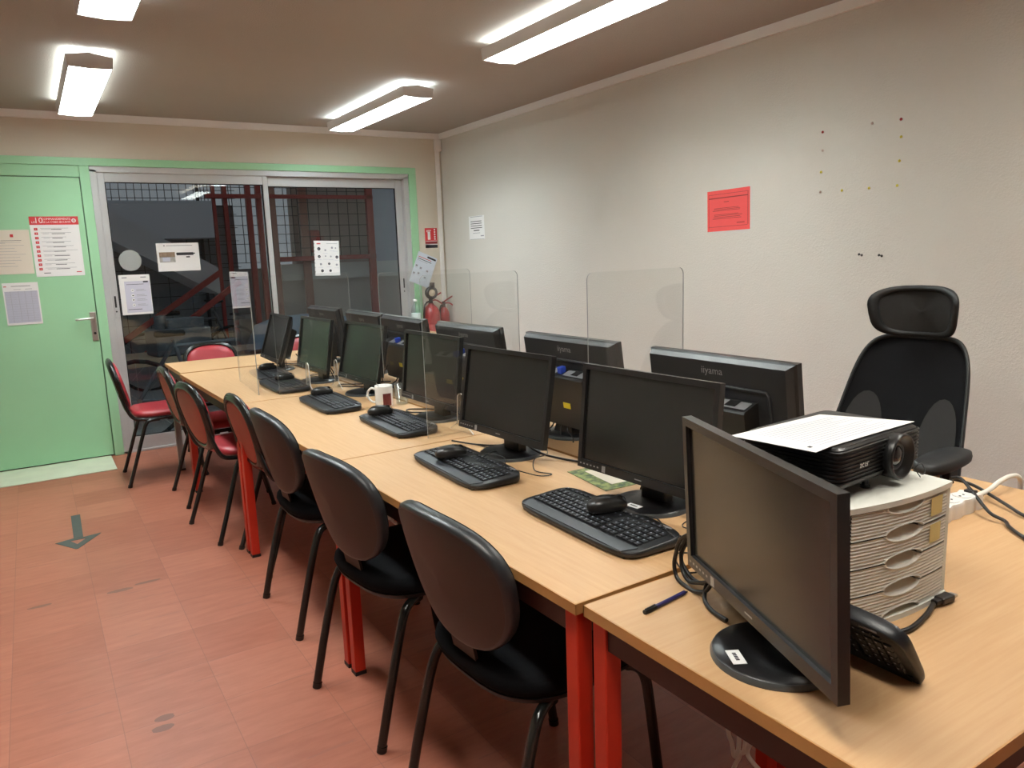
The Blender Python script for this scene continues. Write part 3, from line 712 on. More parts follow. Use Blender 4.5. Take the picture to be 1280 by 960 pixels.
# office chair by the right wall ------------------------------------------------
def make_office():
    r = thing('office_chair', 'black mesh office chair with headrest between the tables and the right wall', 'office chair', (1.40, .33, 0), Rad(186))
    # faces local +X
    tilt = Rad(21)
    AX = Matrix(((0, 0, 1, 0), (1, 0, 0, 0), (0, 1, 0, 0), (0, 0, 0, 1)))
    B = Matrix.Translation((-.235, 0, .775)) @ Matrix.Rotation(-tilt, 4, 'Y') @ AX
    ol = superell(.50, .655, 5, 60, .70, 1.0)
    def curve(pts, z): return [Vector((x, y, z + .9 * x * x)) for x, y in pts]
    m = MB(); R = []
    for sc_, z in ((1.0, -.012), (1.012, 0), (1.0, .010), (.965, .008), (.965, -.010)): R.append(curve([(x * sc_, y * sc_) for x, y in ol], z))
    m.rings(R, T=B, loop=True); m.build('back_frame', M['pad_black'], r)
    m = MB(); R = []
    for k in (.97, .8, .6, .4, .2, .01): R.append(curve([(x * k, y * k) for x, y in ol], .0))
    m.rings(R, T=B, cap0=False); R = [[p + Vector((0, 0, -.004)) for p in q] for q in R]; m.rings(R, T=B, cap0=False)
    m.build('backrest', M['mesh_fabric'], r)
    for s in (-1, 1):
        m = MB(); e = superell(.135, .38, 2.1, 28)
        R = [curve([(s * .125 + x * k, -.075 + y * k) for x, y in e], .0045) for k in (1, .7, .4, .02)]
        m.rings(R, T=B, cap0=False); m.build('mesh_window', M['mesh_light'], r)
    H = Matrix.Translation((-.335, 0, 1.165)) @ Matrix.Rotation(Rad(5), 4, 'Y') @ AX
    ol = superell(.288, .172, 3.6, 44, 1.06, .90)
    def hc(pts, z): return [Vector((x, y, z + 3.4 * x * x - .25 * (y * y) * 4)) for x, y in pts]
    m = MB(); R = [hc([(x * k, y * k) for x, y in ol], z) for k, z in ((1.0, -.014), (1.03, -.004), (1.0, .008), (.82, .006), (.82, -.012))]
    m.rings(R, T=H, loop=True); hf = m.build('headrest', M['pad_black'], r)
    m = MB(); R = [hc([(x * k, y * k) for x, y in ol], -.002) for k in (.84, .6, .35, .02)]
    m.rings(R, T=H, cap0=False); R = [[p + Vector((0, 0, -.003)) for p in q] for q in R]; m.rings(R, T=H, cap0=False)
    m.build('headrest_mesh', M['mesh_light'], hf)
    m = MB(); m.box((-.365, 0, 1.10), (.03, .085, .20), 0, .01, T=None); m.tube([(-.375, 0, 1.02), (-.31, 0, .80), (-.27, 0, .60), (-.20, 0, .47), (-.05, 0, .43)], .024, 10)
    m.build('spine', M['pad_black'], r)
    ol = superell(.50, .50, 4)
    m = MB(); m.pad([(x + .03, y) for x, y in ol], cushion(ol, .44, .075)); m.build('seat', M['fabric_black'], r)
    for s in (-1, 1):
        a = MB(); e = superell(.28, .10, 2.6, 32); a.pad([(x + .05, y + s * .255) for x, y in e], [(.754, .9), (.758, .98), (.770, 1.0), (.781, .97), (.786, .86), (.787, .3)])
        an = a.build('armrest', M['pad_black'], r)
        a = MB(); a.box((.0, s * .255, .62), (.06, .026, .27), 0, .006); a.tube([(.0, s * .255, .50), (-.0, s * .245, .44), (-.02, s * .15, .425), (-.02, 0, .425)], .016, 8); a.build('arm_post', M['pad_black'], an)
    m = MB(); m.box((0, 0, .41), (.20, .16, .05), 0, .01); m.cyl((0, 0, .10), (0, 0, .40), .026); m.cyl((0, 0, .10), (0, 0, .25), .035); m.build('gas_lift', M['pad_black'], r)
    for k in range(5):
        a = 2 * PI * k / 5 + .3; T = Matrix.Rotation(a, 4, 'Z')
        m = MB(); m.tube([(.02, 0, .115), (.16, 0, .10), (.29, 0, .075)], .02, 8, T=T); lg = m.build('base_arm', M['pad_black'], r)
        m = MB(); m.cyl((.29, -.022, .028), (.29, -.006, .028), .028, T=T); m.cyl((.29, .006, .028), (.29, .022, .028), .028, T=T); m.cyl((.29, 0, .03), (.29, 0, .075), .008, T=T); m.build('caster', M['pad_black'], lg)
    return r
make_office()

# ------------------------------------------------------------------ monitors
def make_monitor(kind):
    """local: screen faces -Y, origin on the table under the base centre"""
    hp = kind == 'hp'
    W, H = (.473, .288) if hp else (.53, .318)
    r = thing('monitor', 'x', 'monitor')
    m = MB(); R = .103 if hp else .105
    m.lathe([(R, 0), (R, .004), (R * .97, .010)], 48, 1); m.lathe([(R * .97, .0095), (R * .93, .0125), (R * .5, .0145), (.001, .015)], 48, 0)
    bs = m.build('base', [M['base_black'], M['base_rim']], r)
    if hp:
        m = MB(); m.box((0, .022, .05), (.085, .035, .085), 0, .006); m.box((0, .030, .11), (.075, .03, .10), 0, .006); m.build('neck', M['base_black'], r)
    else:
        m = MB(); m.rings([[Vector((sx * w_, dy + sy * d_, z)) for sx, sy in ((-1, -1), (1, -1), (1, 1), (-1, 1))] for z, w_, d_, dy in ((.012, .055, .035, .01), (.06, .04, .028, .01), (.16, .036, .022, .0))], 0, False); m.build('neck', M['base_black'], r)
    z0 = .066 if hp else .045
    hd = MB()      # housing, origin at bottom centre of the front face
    D = .018
    fr = [(-W / 2, 0), (W / 2, 0), (W / 2, H), (-W / 2, H)]
    bz = .0145 if hp else .016; bzb = .023
    ins = [(-W / 2 + bz, bzb), (W / 2 - bz, bzb), (W / 2 - bz, H - bz), (-W / 2 + bz, H - bz)]
    # front bezel ring, chamfered
    o_ = [Vector((x, .0, z)) for x, z in fr]; i_ = [Vector((x, .0, z)) for x, z in ins]; i2 = [Vector((x, .0075, z)) for x, z in ins]
    ed = [Vector((x * 1.0, .003, z)) for x, z in fr]
    hd.add(o_ + i_ + i2, [[k, (k + 1) % 4, 4 + (k + 1) % 4, 4 + k] for k in range(4)] + [[4 + k, 4 + (k + 1) % 4, 8 + (k + 1) % 4, 8 + k] for k in range(4)])
    bk = [(-W / 2, 0, D), (W / 2, 0, D), (W / 2, H, D), (-W / 2, H, D)]
    hd.rings([[Vector((x, 0, z)) for x, z in fr], [Vector((x, D, z)) for x, z in fr], [Vector((x * .97, D + .004, z * .97 + H * .015)) for x, z in fr]], 0, False, cap0=False)
    # bulged back
    if hp:
        hd.rings([[Vector((x * .97, D + .004, z * .97 + H * .015)) for x, z in fr], [Vector((x * .72, D + .03, H * .5 + (z - H * .5) * .66)) for x, z in fr]], 1, False, cap0=False)
    else:
        hd.rings([[Vector((x * .97, D + .004, z * .97 + H * .015)) for x, z in fr], [Vector((x * .93, D + .024, H * .49 + (z - H * .5) * .94)) for x, z in fr]], 1, False, cap0=False)
        zt = H * .75        # raised arch outline on the back
        hd.tube([(-.208, D + .025, .02), (-.194, D + .027, zt - .012), (-.186, D + .027, zt), (.186, D + .027, zt), (.194, D + .027, zt - .012), (.208, D + .025, .02)], .005, 6, 2, sub=1)
    housing = hd.build('housing', [M['mon_black'], M['mon_grey'], M['mon_grey']], r)
    MB().add([(x, .007, z) for x, z in ins], [[0, 1, 2, 3]]).build('screen', M['screen'], housing)
    if hp:
        m = MB()   # control marks and maker strip on the lower bezel
        for k in range(6): m.b2(-W / 2 + .010 + k * .014, -W / 2 + .016 + k * .014, -.0006, .0002, .010, .0135)
        m.b2(-.012, .012, -.0006, .0002, .010, .0125)
        m.build('button_marks', M['logo_grey'], housing)
        m = MB(); m.b2(-W / 2 + .100, -W / 2 + .113, -.0008, .0002, .003, .020); m.build('energy_sticker', M['logo_grey'], housing)
        m = MB(); m.b2(-W / 2 + .012, -W / 2 + .07, -.0006, .0002, H - .009, H - .0065); m.build('model_print', M['mon_grey'], housing)
    else:
        V, F = text_geo('iiyama', .030)
        m = MB(); m.add([(-v.x * 1.05 + .0, D + .0246, H * .875 + v.y) for v in V], F)
        m.build('logo', M['logo_grey'], housing)
    # small computer box fixed behind
    m = MB(); by = D + (.03 if hp else .028)
    bw, bh = (.18, .19) if hp else (.31, .195)
    zb = .035 if hp else .012
    m.rings([[Vector((sx * bw / 2, y, z)) for sx, z in ((-1, zb), (1, zb), (1, zb + hh), (-1, zb + hh))] for y, hh in ((by - .004, bh), (by + .004, bh), (by + .05, bh - .012), (by + .054, bh - .018))], 0, False)
    box = m.build('computer_box', M['mon_black'], housing)
    if not hp:
        m = MB()
        zt = zb + bh
        for (x0, x1) in ((-.148, -.035), (.01, .07)):
            V = [(x0, by + .010, zt - .0005), (x1, by + .010, zt - .0005), (x1, by + .044, zt - .009), (x0, by + .044, zt - .009)]
            m.add([Vector(v) + Vector((0, 0, .0012)) for v in V], [[0, 1, 2, 3]])
        m.build('vent_panel', M['silver'], box)
        m = MB(); V = [(-.112, by + .010, zt + .0015), (-.074, by + .010, zt + .0015), (-.074, by + .038, zt - .0052), (-.112, by + .038, zt - .0052)]; m.add(V, [[0, 1, 2, 3]]); m.build('vent_slot', M['dark'], box)
        m = MB(); m.box((-.012, by + .026, zt + .004), (.022, .026, .026), 0, .004); m.build('video_plug', M['blue_plug'], box)
        m = MB(); m.b2(-.075, -.035, by + .054, by + .055, zb + .07, zb + .09); m.build('label_sticker', M['yellow'], box)
    # cables hanging from the back
    m = MB()
    for k in range(3):
        x = -.06 + .05 * k + random.uniform(-.01, .01)
        m.tube([(x, by + .03, .05), (x + .02, by + .05, .0), (x + .03 * (k - 1), by + .07, -z0 + .03), (x + .06 * (k - 1), by + .09, -z0 + .006), (x + .12 * (k - 1), by + .11, -z0 + .005)], .0028, 6)
    m.build('cables', M['cable_black'], box)
    housing.location = (0, -.048 if hp else -.045, z0)
    return r, housing
hp0, hph = make_monitor('hp'); ii0, iih = make_monitor('ii')
hp0['group'] = 'black monitors facing the aisle'; ii0['group'] = 'black monitors facing the wall'
def place(proto, i, x, y, face, tilt, label, front):
    o = proto if i == 0 else dup(proto)
    # x, y = bottom centre of the screen face; step back to the base centre
    a = Rad(face); o.location = (x - math.cos(a) * front, y - math.sin(a) * front, .75); o.rotation_euler.z = a + PI / 2
    o['label'] = label
    for c in o.children:
        if c.name.startswith('housing'): c.rotation_euler.x = -Rad(tilt)
    return o
HP = [(.094, -.314, 158.3, -2.6, 'black monitor on the crosswise front table, in front of the drawer cabinet'), (.440, .339, 183, 5.8, 'black monitor above the green leaflet, facing the aisle'),
      (.426, 1.005, 184, 9.5, 'black monitor facing the aisle, second from the green leaflet'), (.500, 1.68, 181.5, 6.5, 'black monitor facing the aisle behind the acrylic sheet, beside the mug'),
      (.490, 2.445, 182, 12, 'black monitor facing the aisle, just beyond the mug'), (.435, 2.985, 181.5, 9.5, 'black monitor facing the aisle, second from the far table'), (.374, 3.613, 178, 18, 'black monitor tilted far back at the far end of the aisle row')]
hps = [place(hp0, i, x, y, f, t, lb, .048) for i, (x, y, f, t, lb) in enumerate(HP)]
II = [(.851, .405, .5, 7.4, 'black monitor seen from behind, nearest the office chair'), (.849, 1.10, 1, 7.6, 'black monitor seen from behind, at the edge of the nearest tall acrylic sheet'), (.849, 1.842, 2, 8, 'black monitor seen from behind, below the middle acrylic sheet'),
      (.847, 2.50, -1, 9, 'black monitor seen from behind, third from the far window end of the wall row'), (.849, 3.05, 0, 7.6, 'black monitor seen from behind, second from the far end of the wall row'), (.848, 3.738, 2, 8.5, 'black monitor seen from behind, farthest of the wall row')]
for i, (x, y, f, t, lb) in enumerate(II): place(ii0, i, x, y, f, t, lb, .045)
for q in [c for h_ in hps[0].children for b_ in h_.children for c in b_.children if c.name.startswith(('cables',))] + [b_ for h_ in hps[0].children for b_ in h_.children if b_.name.startswith('computer_box')]: bpy.data.objects.remove(q)
# name stickers on two bases
def base_sticker(mon, x, y, rz):
    for c in mon.children:
        if c.name.startswith('base'):
            m = MB(); T = Matrix.Translation((x, y, .0145)) @ Matrix.Rotation(rz, 4, 'Z')
            m.b2(-.021, .021, -.011, .011, -.0004, .0006, 0, T=T)
            for k in range(5): m.b2(-.012 + k * .0048, -.0088 + k * .0048, -.003, .003, .0006, .0009, 1, T=T)
            m.build('name_sticker', [M['sticker'], M['ink']], c)
base_sticker(hps[0], .010, -.074, Rad(-8)); base_sticker(hps[1], .005, -.066, Rad(3))

# ------------------------------------------------------------------ keyboards and mice
def make_keyboard(wide=True):
    """local: x to the typist's right, y away from the typist; origin on the table"""
    r = thing('keyboard', 'x', 'keyboard', (0, 0, 0), 0, 'black keyboards along the aisle row')
    Wd, Dp = .458, .180
    def hgt(y): return .017 + (y + Dp / 2) * .06
    m = MB(); R = []
    ol = superell(Wd, Dp, 6, 60)
    m.rings([[Vector((x * k, y * k, (z0 if up == 0 else hgt(y) + z0))) for x, y in ol] for k, z0, up in ((.985, .004, 0), (1.0, .009, 0), (1.0, -.002, 1), (.985, .0, 1), (.5, .0005, 1), (.02, .0005, 1))], 0, True)
    for x in (-.19, .19): m.b2(x - .015, x + .015, .055, .068, 0, .012); m.b2(x - .012, x + .012, -.078, -.068, 0, .006)
    m.build('body', M['kb_body'], r)
    m = MB()
    m.rings([[Vector((x, y, hgt(y) + z)) for x, y in ((-.200, -.083), (.200, -.083), (.214, -.047), (-.214, -.047))] for z in (-.002, .0016)], 0, False)
    m.build('palm_rest', M['kb_palm'], r)
    def block(name, x0, cols, rows, y0, kw=.0175, kd=.0166, gap=.0020):
        m = MB()
        for j in range(rows):
            for i in range(cols):
                x = x0 + i * (kw + gap); y = y0 + j * (kd + gap); z = hgt(y + kd / 2)
                a = [Vector((x, y, z)), Vector((x + kw, y, z)), Vector((x + kw, y + kd, z)), Vector((x, y + kd, z))]
                c = (a[0] + a[2]) / 2
                b = [c + (p - c) * .84 + Vector((0, 0, .0038)) for p in a]
                m.rings([a, b], 0, False, cap0=False)
                q = [c + Vector((dx, dy, .0040)) for dx, dy in ((-.005, .001), (-.001, .001), (-.001, .0048), (-.005, .0048))]
                m.add(q, [[0, 1, 2, 3]], 1)
        m.build(name, [M['key'], M['legend']], r)
    block('letter_keys', -.208, 14, 5, -.041, .0170)
    block('cursor_keys', .068, 3, 5, -.041, .0166)
    block('number_keys', .132, 4, 5, -.041, .0166)
    block('function_keys', -.208, 20, 1, .060, .0168, .008, .0032)
    m = MB(); m.b2(.15, .185, .076, .081, hgt(.077) - .001, hgt(.077) + .0015); m.build('indicator_strip', M['logo_grey'], r)
    return r
kb0 = make_keyboard()
KB = [(.283, .318, -91, 'black keyboard in front of the monitor above the green leaflet'), (.265, .945, -92, 'black keyboard in front of the second aisle monitor, loose cables lying on it'), (.355, 1.66, -91, 'black keyboard touching the white mug'),
      (.290, 2.27, -91, 'black keyboard second beyond the white mug'), (.270, 2.93, -91, 'black keyboard just beside the edge of the lengthwise acrylic screen'), (.318, 3.39, -94, 'black keyboard under the monitor tilted far back')]
for i, (x, y, a, lb) in enumerate(KB):
    o = kb0 if i == 0 else dup(kb0)
    o.location = (x, y, .75); o.rotation_euler.z = Rad(a); o['label'] = lb
# keyboard leaning against the back of the near monitor
o = dup(kb0, label='black keyboard tipped on its edge between near monitor and drawer cabinet')
o.matrix_world = Matrix.Translation((.266, -.330, .75)) @ Matrix.Rotation(Rad(-90), 4, 'Z') @ Matrix.Rotation(Rad(123), 4, 'X') @ Matrix.Diagonal((.82, .80, 1, 1)) @ Matrix.Translation((0, .086, 0))
def make_mouse():
    r = thing('mouse', 'x', 'mouse', (0, 0, 0), 0, 'black computer mice')
    ol = superell(.058, .104, 2.7, 32, .92, 1.0)
    def top(k, z): return [Vector((x * k, y * k, z * (1 - .30 * ((y * k + .005) / .055) ** 2))) for x, y in ol]
    m = MB(); m.rings([[Vector((x * .93, y * .95, .001)) for x, y in ol], [Vector((x, y, .008)) for x, y in ol], [Vector((x * 1.0, y, .013)) for x, y in ol], top(.95, .023), top(.80, .030), top(.5, .0345), top(.2, .0355), top(.02, .0355)], 0, True)
    m.build('shell', M['mouse'], r)
    m = MB(); m.cyl((-.004, .032, .0255), (.004, .032, .0255), .0085, seg=14); m.build('scroll_wheel', M['black_cap'], r)
    m = MB(); m.tube([(0, .012, .0348), (0, .03, .0322), (0, .045, .026), (0, .051, .016)], .0008, 6); m.build('button_seam', M['dark'], r)
    return r
mo0 = make_mouse()
MO = [(.322, .318, .781, -105, 'black mouse on the keyboard by the green leaflet'), (.262, 1.022, .778, -100, 'black mouse on the keyboard with loose cables'), (.345, 1.80, .778, -100, 'black mouse on the keyboard touching the mug'),
      (.310, 2.43, .778, -105, 'black mouse on the keyboard second beyond the white mug'), (.300, 3.02, .778, -100, 'black mouse on the keyboard at the acrylic edge'), (.335, 3.50, .778, -95, 'black mouse on the keyboard under the tilted monitor')]
for i, (x, y, z, a, lb) in enumerate(MO):
    o = mo0 if i == 0 else dup(mo0)
    o.location = (x, y, z); o.rotation_euler = (Rad(0), Rad(0), Rad(a)); o['label'] = lb

# ------------------------------------------------------------------ acrylic sheets
def screen_sheet(w, h, label, loc, rz, foot=True, name='acrylic_screen'):
    """stands on local x axis from 0 to w; origin at its lower front corner"""
    r = thing(name, label, 'screen', loc, rz, 'clear acrylic screens')
    th = .004; rc_ = .022
    def corner(cx, cz, a0): return [(cx + rc_ * math.cos(Rad(a0 + 90 * k / 6)), cz + rc_ * math.sin(Rad(a0 + 90 * k / 6))) for k in range(7)]
    ol = [(0, 0), (w, 0)] + corner(w - rc_, h - rc_, 0) + corner(rc_, h - rc_, 90)
    n = len(ol); m = MB()
    a = [Vector((x, -th / 2, z)) for x, z in ol]; b = [Vector((x, th / 2, z)) for x, z in ol]
    m.add(a, [list(range(n))], 0); m.add(b, [list(range(n))[::-1]], 0)
    m.add(a + b, [[i, (i + 1) % n, n + (i + 1) % n, n + i] for i in range(n)], 1)
    m.build('sheet', [M['plexi'], M['plexi_edge']], r)
    if foot:
        for x in (.15, w - .10):
            m = MB(); q = [(-.075, 0), (.075, 0), (.075, .004), (.03, .03)] + [(.022 * math.cos(Rad(t)), .125 + .022 * math.sin(Rad(t))) for t in range(0, 181, 20)] + [(-.03, .03), (-.075, .004)]
            n = len(q); a = [Vector((x - .002, yy, z)) for yy, z in q]; b = [Vector((x + .002, yy, z)) for yy, z in q]
            m.add(a, [list(range(n))], 0); m.add(b, [list(range(n))[::-1]], 0); m.add(a + b, [[i, (i + 1) % n, n + (i + 1) % n, n + i] for i in range(n)], 1)
            m.build('foot', [M['plexi'], M['plexi_foot']], r)
    return r
H_ = .592
screen_sheet(.44, H_, 'clear acrylic screen nearest the office chair, standing out against the bare right wall', (.620, .765, .75), Rad(4.7))
screen_sheet(.44, H_, 'clear acrylic screen with its front edge beside the second keyboard', (.358, 1.388, .75), Rad(5.3))
screen_sheet(.48, H_, 'clear acrylic screen standing behind the white mug', (.515, 2.150, .75), Rad(1.5))
screen_sheet(.40, H_, 'clear acrylic screen between the two far aisle monitors', (.185, 2.712, .75), Rad(.6))
screen_sheet(.56, H_ + .02, 'clear acrylic screen turned lengthwise at the aisle edge, mirroring the window', (.100, 2.778, .75), Rad(86.4), foot=False)

# ------------------------------------------------------------------ drawer cabinet
def arc_front(x, w, bulge): return -bulge * (1 - (2 * x / w) ** 2)
def make_cabinet():
    r = thing('drawer_cabinet', 'grey four-drawer desk cabinet carrying the projector', 'drawer cabinet', (.4265, -.360, .75), Rad(-4))
    W, D, H = .282, .325, .222; bl = .014
    N = 14
    def slab(mb, x0, x1, z0, z1, yo, bk, mi=0):
        f0 = [Vector((x0 + (x1 - x0) * i / N, arc_front(x0 + (x1 - x0) * i / N, W, bl) + yo, 0)) for i in range(N + 1)]
        ring = f0 + [Vector((x1, bk, 0)), Vector((x0, bk, 0))]
        mb.rings([[p + Vector((0, 0, z0)) for p in ring], [p + Vector((0, 0, z1)) for p in ring]], mi, False)
    m = MB()
    slab(m, -W / 2, W / 2, H - .010, H, -.003, D); slab(m, -W / 2, W / 2, 0, .010, -.003, D)
    m.b2(-W / 2, -W / 2 + .010, 0, D, .008, H - .008); m.b2(W / 2 - .010, W / 2, 0, D, .008, H - .008); m.b2(-W / 2, W / 2, D - .006, D, 0, H)
    m.build('body', M['cab'], r)
    m = MB(); m.b2(-W / 2 + .012, W / 2 - .012, .05, D - .01, .012, H - .012); m.build('interior', M['dark'], r)
    dh = (H - .022) / 4
    for k in range(4):
        z0 = .011 + k * dh + .0012; z1 = .011 + (k + 1) * dh - .0012
        m = MB(); w2 = W / 2 - .0115; NX = 150; NZ = 20
        # curved ribbed front with a scooped grip on its upper edge
        def fy(x, z):
            y = arc_front(x, W, bl)
            rib = .0011 * (1 - math.cos(2 * PI * 8 * (z - z0) / (z1 - z0)))
            e = (x + .004) / .047; q = (z - z0) / (dh * .22)
            e2 = e * e + q * q
            if e2 < 1: return y + .045
            if e2 < 1.25: return y - .0014
            if k < 5:
                q2 = (z1 - z) / (dh * .28); e3 = e * e + q2 * q2
                if e3 < 1: return y + .026 * (1 - q2) * (1 - e3) ** .3 + .001
                if e3 < 1.25: return y - .0014
            return y + rib
        V = []; 
        zl = []
        for q_ in range(8):
            zl += [z0 + (z1 - z0) * (q_ + a_) / 8 for a_ in (.06, .18, .31, .43, .56, .68, .81, .94)]
        zl = [z0] + zl + [z1]; NR = len(zl) - 1
        for j in range(NR + 1):
            z = zl[j]
            for i in range(NX + 1):
                x = -w2 + 2 * w2 * i / NX; V.append((x, fy(x, z), z))
        F = [[j * (NX + 1) + i, j * (NX + 1) + i + 1, (j + 1) * (NX + 1) + i + 1, (j + 1) * (NX + 1) + i] for j in range(NR) for i in range(NX)]
        m.add(V, F, 0, True)
        m.b2(-w2, w2, .05, .2, z0, z0 + .002)
        dr = m.build('drawer', M['cab_front'], r)
        if k >= 2:
            m = MB(); x0, x1 = (.068, .108) if k == 3 else (.068, .106)
            zz0, zz1 = (z0 + .009, z1 - .004)
            P = [(x0 + (x1 - x0) * i / 4) for i in range(5)]
            V = [(x, arc_front(x, W, bl) - .0012, z) for z in (zz0, zz1) for x in P]
            m.add(V, [[i, i + 1, i + 6, i + 5] for i in range(4)], 0)
            m.build('label_strip', M['yellow_note'], dr)
    return r
make_cabinet()

# ------------------------------------------------------------------ projector
def make_projector():
    r = thing('projector', 'black projector on the drawer cabinet under a printed sheet', 'projector', (.421, -.222, .972), Rad(4))
    W, D, z0, z1 = .280, .196, .022, .095
    m = MB(); ol = superell(W, D, 14, 48)
    m.rings([[Vector((x * k, y * k, z)) for x, y in ol] for k, z in ((.93, z0), (.985, z0 + .006), (1.0, z0 + .02), (1.0, z1 - .012), (.985, z1 - .003), (.95, z1))], 0, False)
    # louvre ribs round the case
    for i in range(9):
        z = z0 + .012 + i * .0068
        m.rings([[Vector((x * k, y * (1 + (k - 1) * 1.5), z + dz)) for x, y in ol] for k, dz in ((.998, -.0018), (1.018, -.0010), (1.018, .0010), (.998, .0018))], 0, False, cap0=False, cap1=False)
    m.build('body', M['proj'], r)
    m = MB(); m.rings([[Vector((x * k, y * k, z)) for x, y in ol] for k, z in ((.952, z1 - .0005), (.94, z1 + .0015), (.5, z1 + .002), (.01, z1 + .002))], 0, False); m.build('lid', M['proj_top'], r)
    T = Matrix.Translation((.040, -D / 2 - .001, .0545)) @ Matrix.Rotation(PI / 2, 4, 'X')
    m = MB(); m.lathe([(.039, -.03), (.0412, .006), (.042, .014), (.0405, .018), (.037, .0178), (.031, .009), (.0255, .005), (.0195, .0045)], 44, T=T); ln = m.build('lens_hood', M['proj'], r)
    m = MB(); m.lathe([(.0195, .0046), (.016, .0085), (.009, .011), (.001, .0118)], 28, T=T); m.build('lens', M['lens'], ln)
    m = MB(); m.lathe([(.0255, .0052), (.0245, .0062), (.020, .0056), (.0195, .0048)], 32, T=T); m.build('lens_ring', M['base_rim'], ln)
    V, F = text_geo('acer', .017); m = MB(); m.add([(-.066 + v.x, -D / 2 - .0050, .060 + v.y) for v in V], F); m.build('logo', M['sticker'], r)
    m = MB(); m.cyl((-.01, -.075, 0), (-.01, -.075, .022), .006, seg=12); m.cyl((-.01, -.075, 0), (-.01, -.075, .004), .009, seg=12); m.build('front_foot', M['black_cap'], r)
    m = MB()
    for x in (-.12, .12): m.cyl((x, .075, 0), (x, .075, .022), .008, seg=12)
    m.build('rear_foot', M['black_cap'], r)
    m = MB(); m.tube([(.085, -.112, .026), (.10, -.122, .012), (.115, -.12, .014), (.118, -.112, .026), (.104, -.108, .020), (.108, -.116, .003)], .0011, 6); m.build('lens_cap_cord', M['cable_black'], r)
    return r
make_projector()
# printed sheet on it
m = MB(); NX, NY = 14, 8
c = [Vector((.250, -.314, 1.0705)), Vector((.562, -.299, 1.0705)), Vector((.487, -.150, 1.0705)), Vector((.222, -.156, 1.0705))]
def shp(u, v):
    p = (c[0] * (1 - u) + c[1] * u) * (1 - v) + (c[3] * (1 - u) + c[2] * u) * v
    p = p.copy()
    return p + Vector((0, 0, -.003 * max(0, (.14 - u)) / .14 * (1 - v) + .0006))
for lift, mi in ((0, 0), (.0007, 0)):
    m.add([shp(i / NX, j / NY) + Vector((0, 0, lift)) for j in range(NY + 1) for i in range(NX + 1)], [[j * (NX + 1) + i, j * (NX + 1) + i + 1, (j + 1) * (NX + 1) + i + 1, (j + 1) * (NX + 1) + i] for j in range(NY) for i in range(NX)], mi, True)
for k in range(13):
    v = .10 + k * .063; u0 = .12; u1 = .92 - .3 * random.random() * (k % 3 == 0)
    P = [shp(u0 + (u1 - u0) * i / 6, vv) + Vector((0, 0, .0013)) for vv in (v, v + .016) for i in range(7)]
    m.add(P, [[i, i + 1, i + 8, i + 7] for i in range(6)], 1)
m.add([shp(u, v) + Vector((0, 0, .0013)) for u, v in ((.05, .12), (.075, .12), (.075, .16), (.05, .16))], [[0, 1, 2, 3]], 2)
tag(m.build('printed_sheet', [M['paper'], M['ink_faint'], M['ink']]), 'white printed sheet lying on top of the black projector', 'paper')

# ------------------------------------------------------------------ small things on the tables
def cable(name, pts, r, label, mat='cable_black', cat='cable', group=None, sub=8):
    m = MB(); m.tube(pts, r, 8, sub=sub)
    return tag(m.build(name, M[mat]), label, cat, group)
# pen
o = thing('pen', 'dark blue pen lying near the corner of the front table', 'pen', (.066, -.100, .7545), Rad(8))
MB().cyl((.030, 0, 0), (.118, 0, 0), .0042, seg=8).build('barrel', M['pen_blue'], o)
m = MB(); m.cyl((.0, 0, 0), (.032, 0, 0), .0045, .0046, seg=10); m.b2(.002, .03, -.001, .001, .004, .0062); m.build('cap', M['black_cap'], o)
MB().cyl((.118, 0, 0), (.128, 0, -.002), .0036, .0008, seg=8).build('tip', M['black_cap'], o)
# leaflet and white slip under the second monitor
m = MB(); P = [(.498, .721), (.470, .504), (.592, .498), (.625, .712)]
m.add([(x, y, .7506) for x, y in P] + [(x, y, .7514) for x, y in P], [[3, 2, 1, 0], [4, 5, 6, 7], [0, 1, 5, 4], [1, 2, 6, 5], [2, 3, 7, 6], [3, 0, 4, 7]])
tag(m.build('leaflet', M['leaf_green']), 'green printed leaflet lying under the edge of the monitor', 'leaflet')
m = MB(); P = [(.540, .690), (.520, .538), (.575, .535), (.62, .68)]
m.add([(x, y, .7518) for x, y in P] + [(x, y, .7524) for x, y in P], [[3, 2, 1, 0], [4, 5, 6, 7], [0, 1, 5, 4], [1, 2, 6, 5], [2, 3, 7, 6], [3, 0, 4, 7]])
tag(m.build('paper_slip', M['paper_warm']), 'white slip of paper on the green leaflet', 'paper')
# mug with spoon
o = thing('mug', 'white mug with a dark red print beside a keyboard', 'mug', (.470, 2.055, .75), Rad(0))
m = MB(); m.lathe([(.034, 0), (.0365, .003), (.039, .012), (.0395, .096), (.0385, .099), (.0365, .097), (.0360, .012), (.001, .008)], 36); m.build('body', M['mug'], o)
hd = Vector((-.80, .60, 0))
m = MB(); m.tube([hd * .037 + Vector((0, 0, .080)), hd * .055 + Vector((0, 0, .086)), hd * .072 + Vector((0, 0, .070)), hd * .072 + Vector((0, 0, .045)), hd * .056 + Vector((0, 0, .026)), hd * .037 + Vector((0, 0, .022))], .0052, 10); m.build('handle', M['mug'], o)
m = MB(); V = []; n = 10
a0 = math.atan2(-3.13, -1.28) + .50
for j, z in enumerate((.012, .066)):
    for i in range(n + 1):
        a = a0 - .62 + 1.0 * i / n; V.append((.0399 * math.cos(a), .0399 * math.sin(a), z))
m.add(V, [[i, i + 1, n + 2 + i, n + 1 + i] for i in range(n)]); m.build('print', M['mug_print'], o)
o = thing('teaspoon', 'metal teaspoon standing in the white mug', 'spoon', (.470, 2.055, .762))
MB().tube([(.02, .0, 0), (-.012, .012, .07), (-.026, .018, .098)], .0022, 8).build('handle', M['steel'], o)
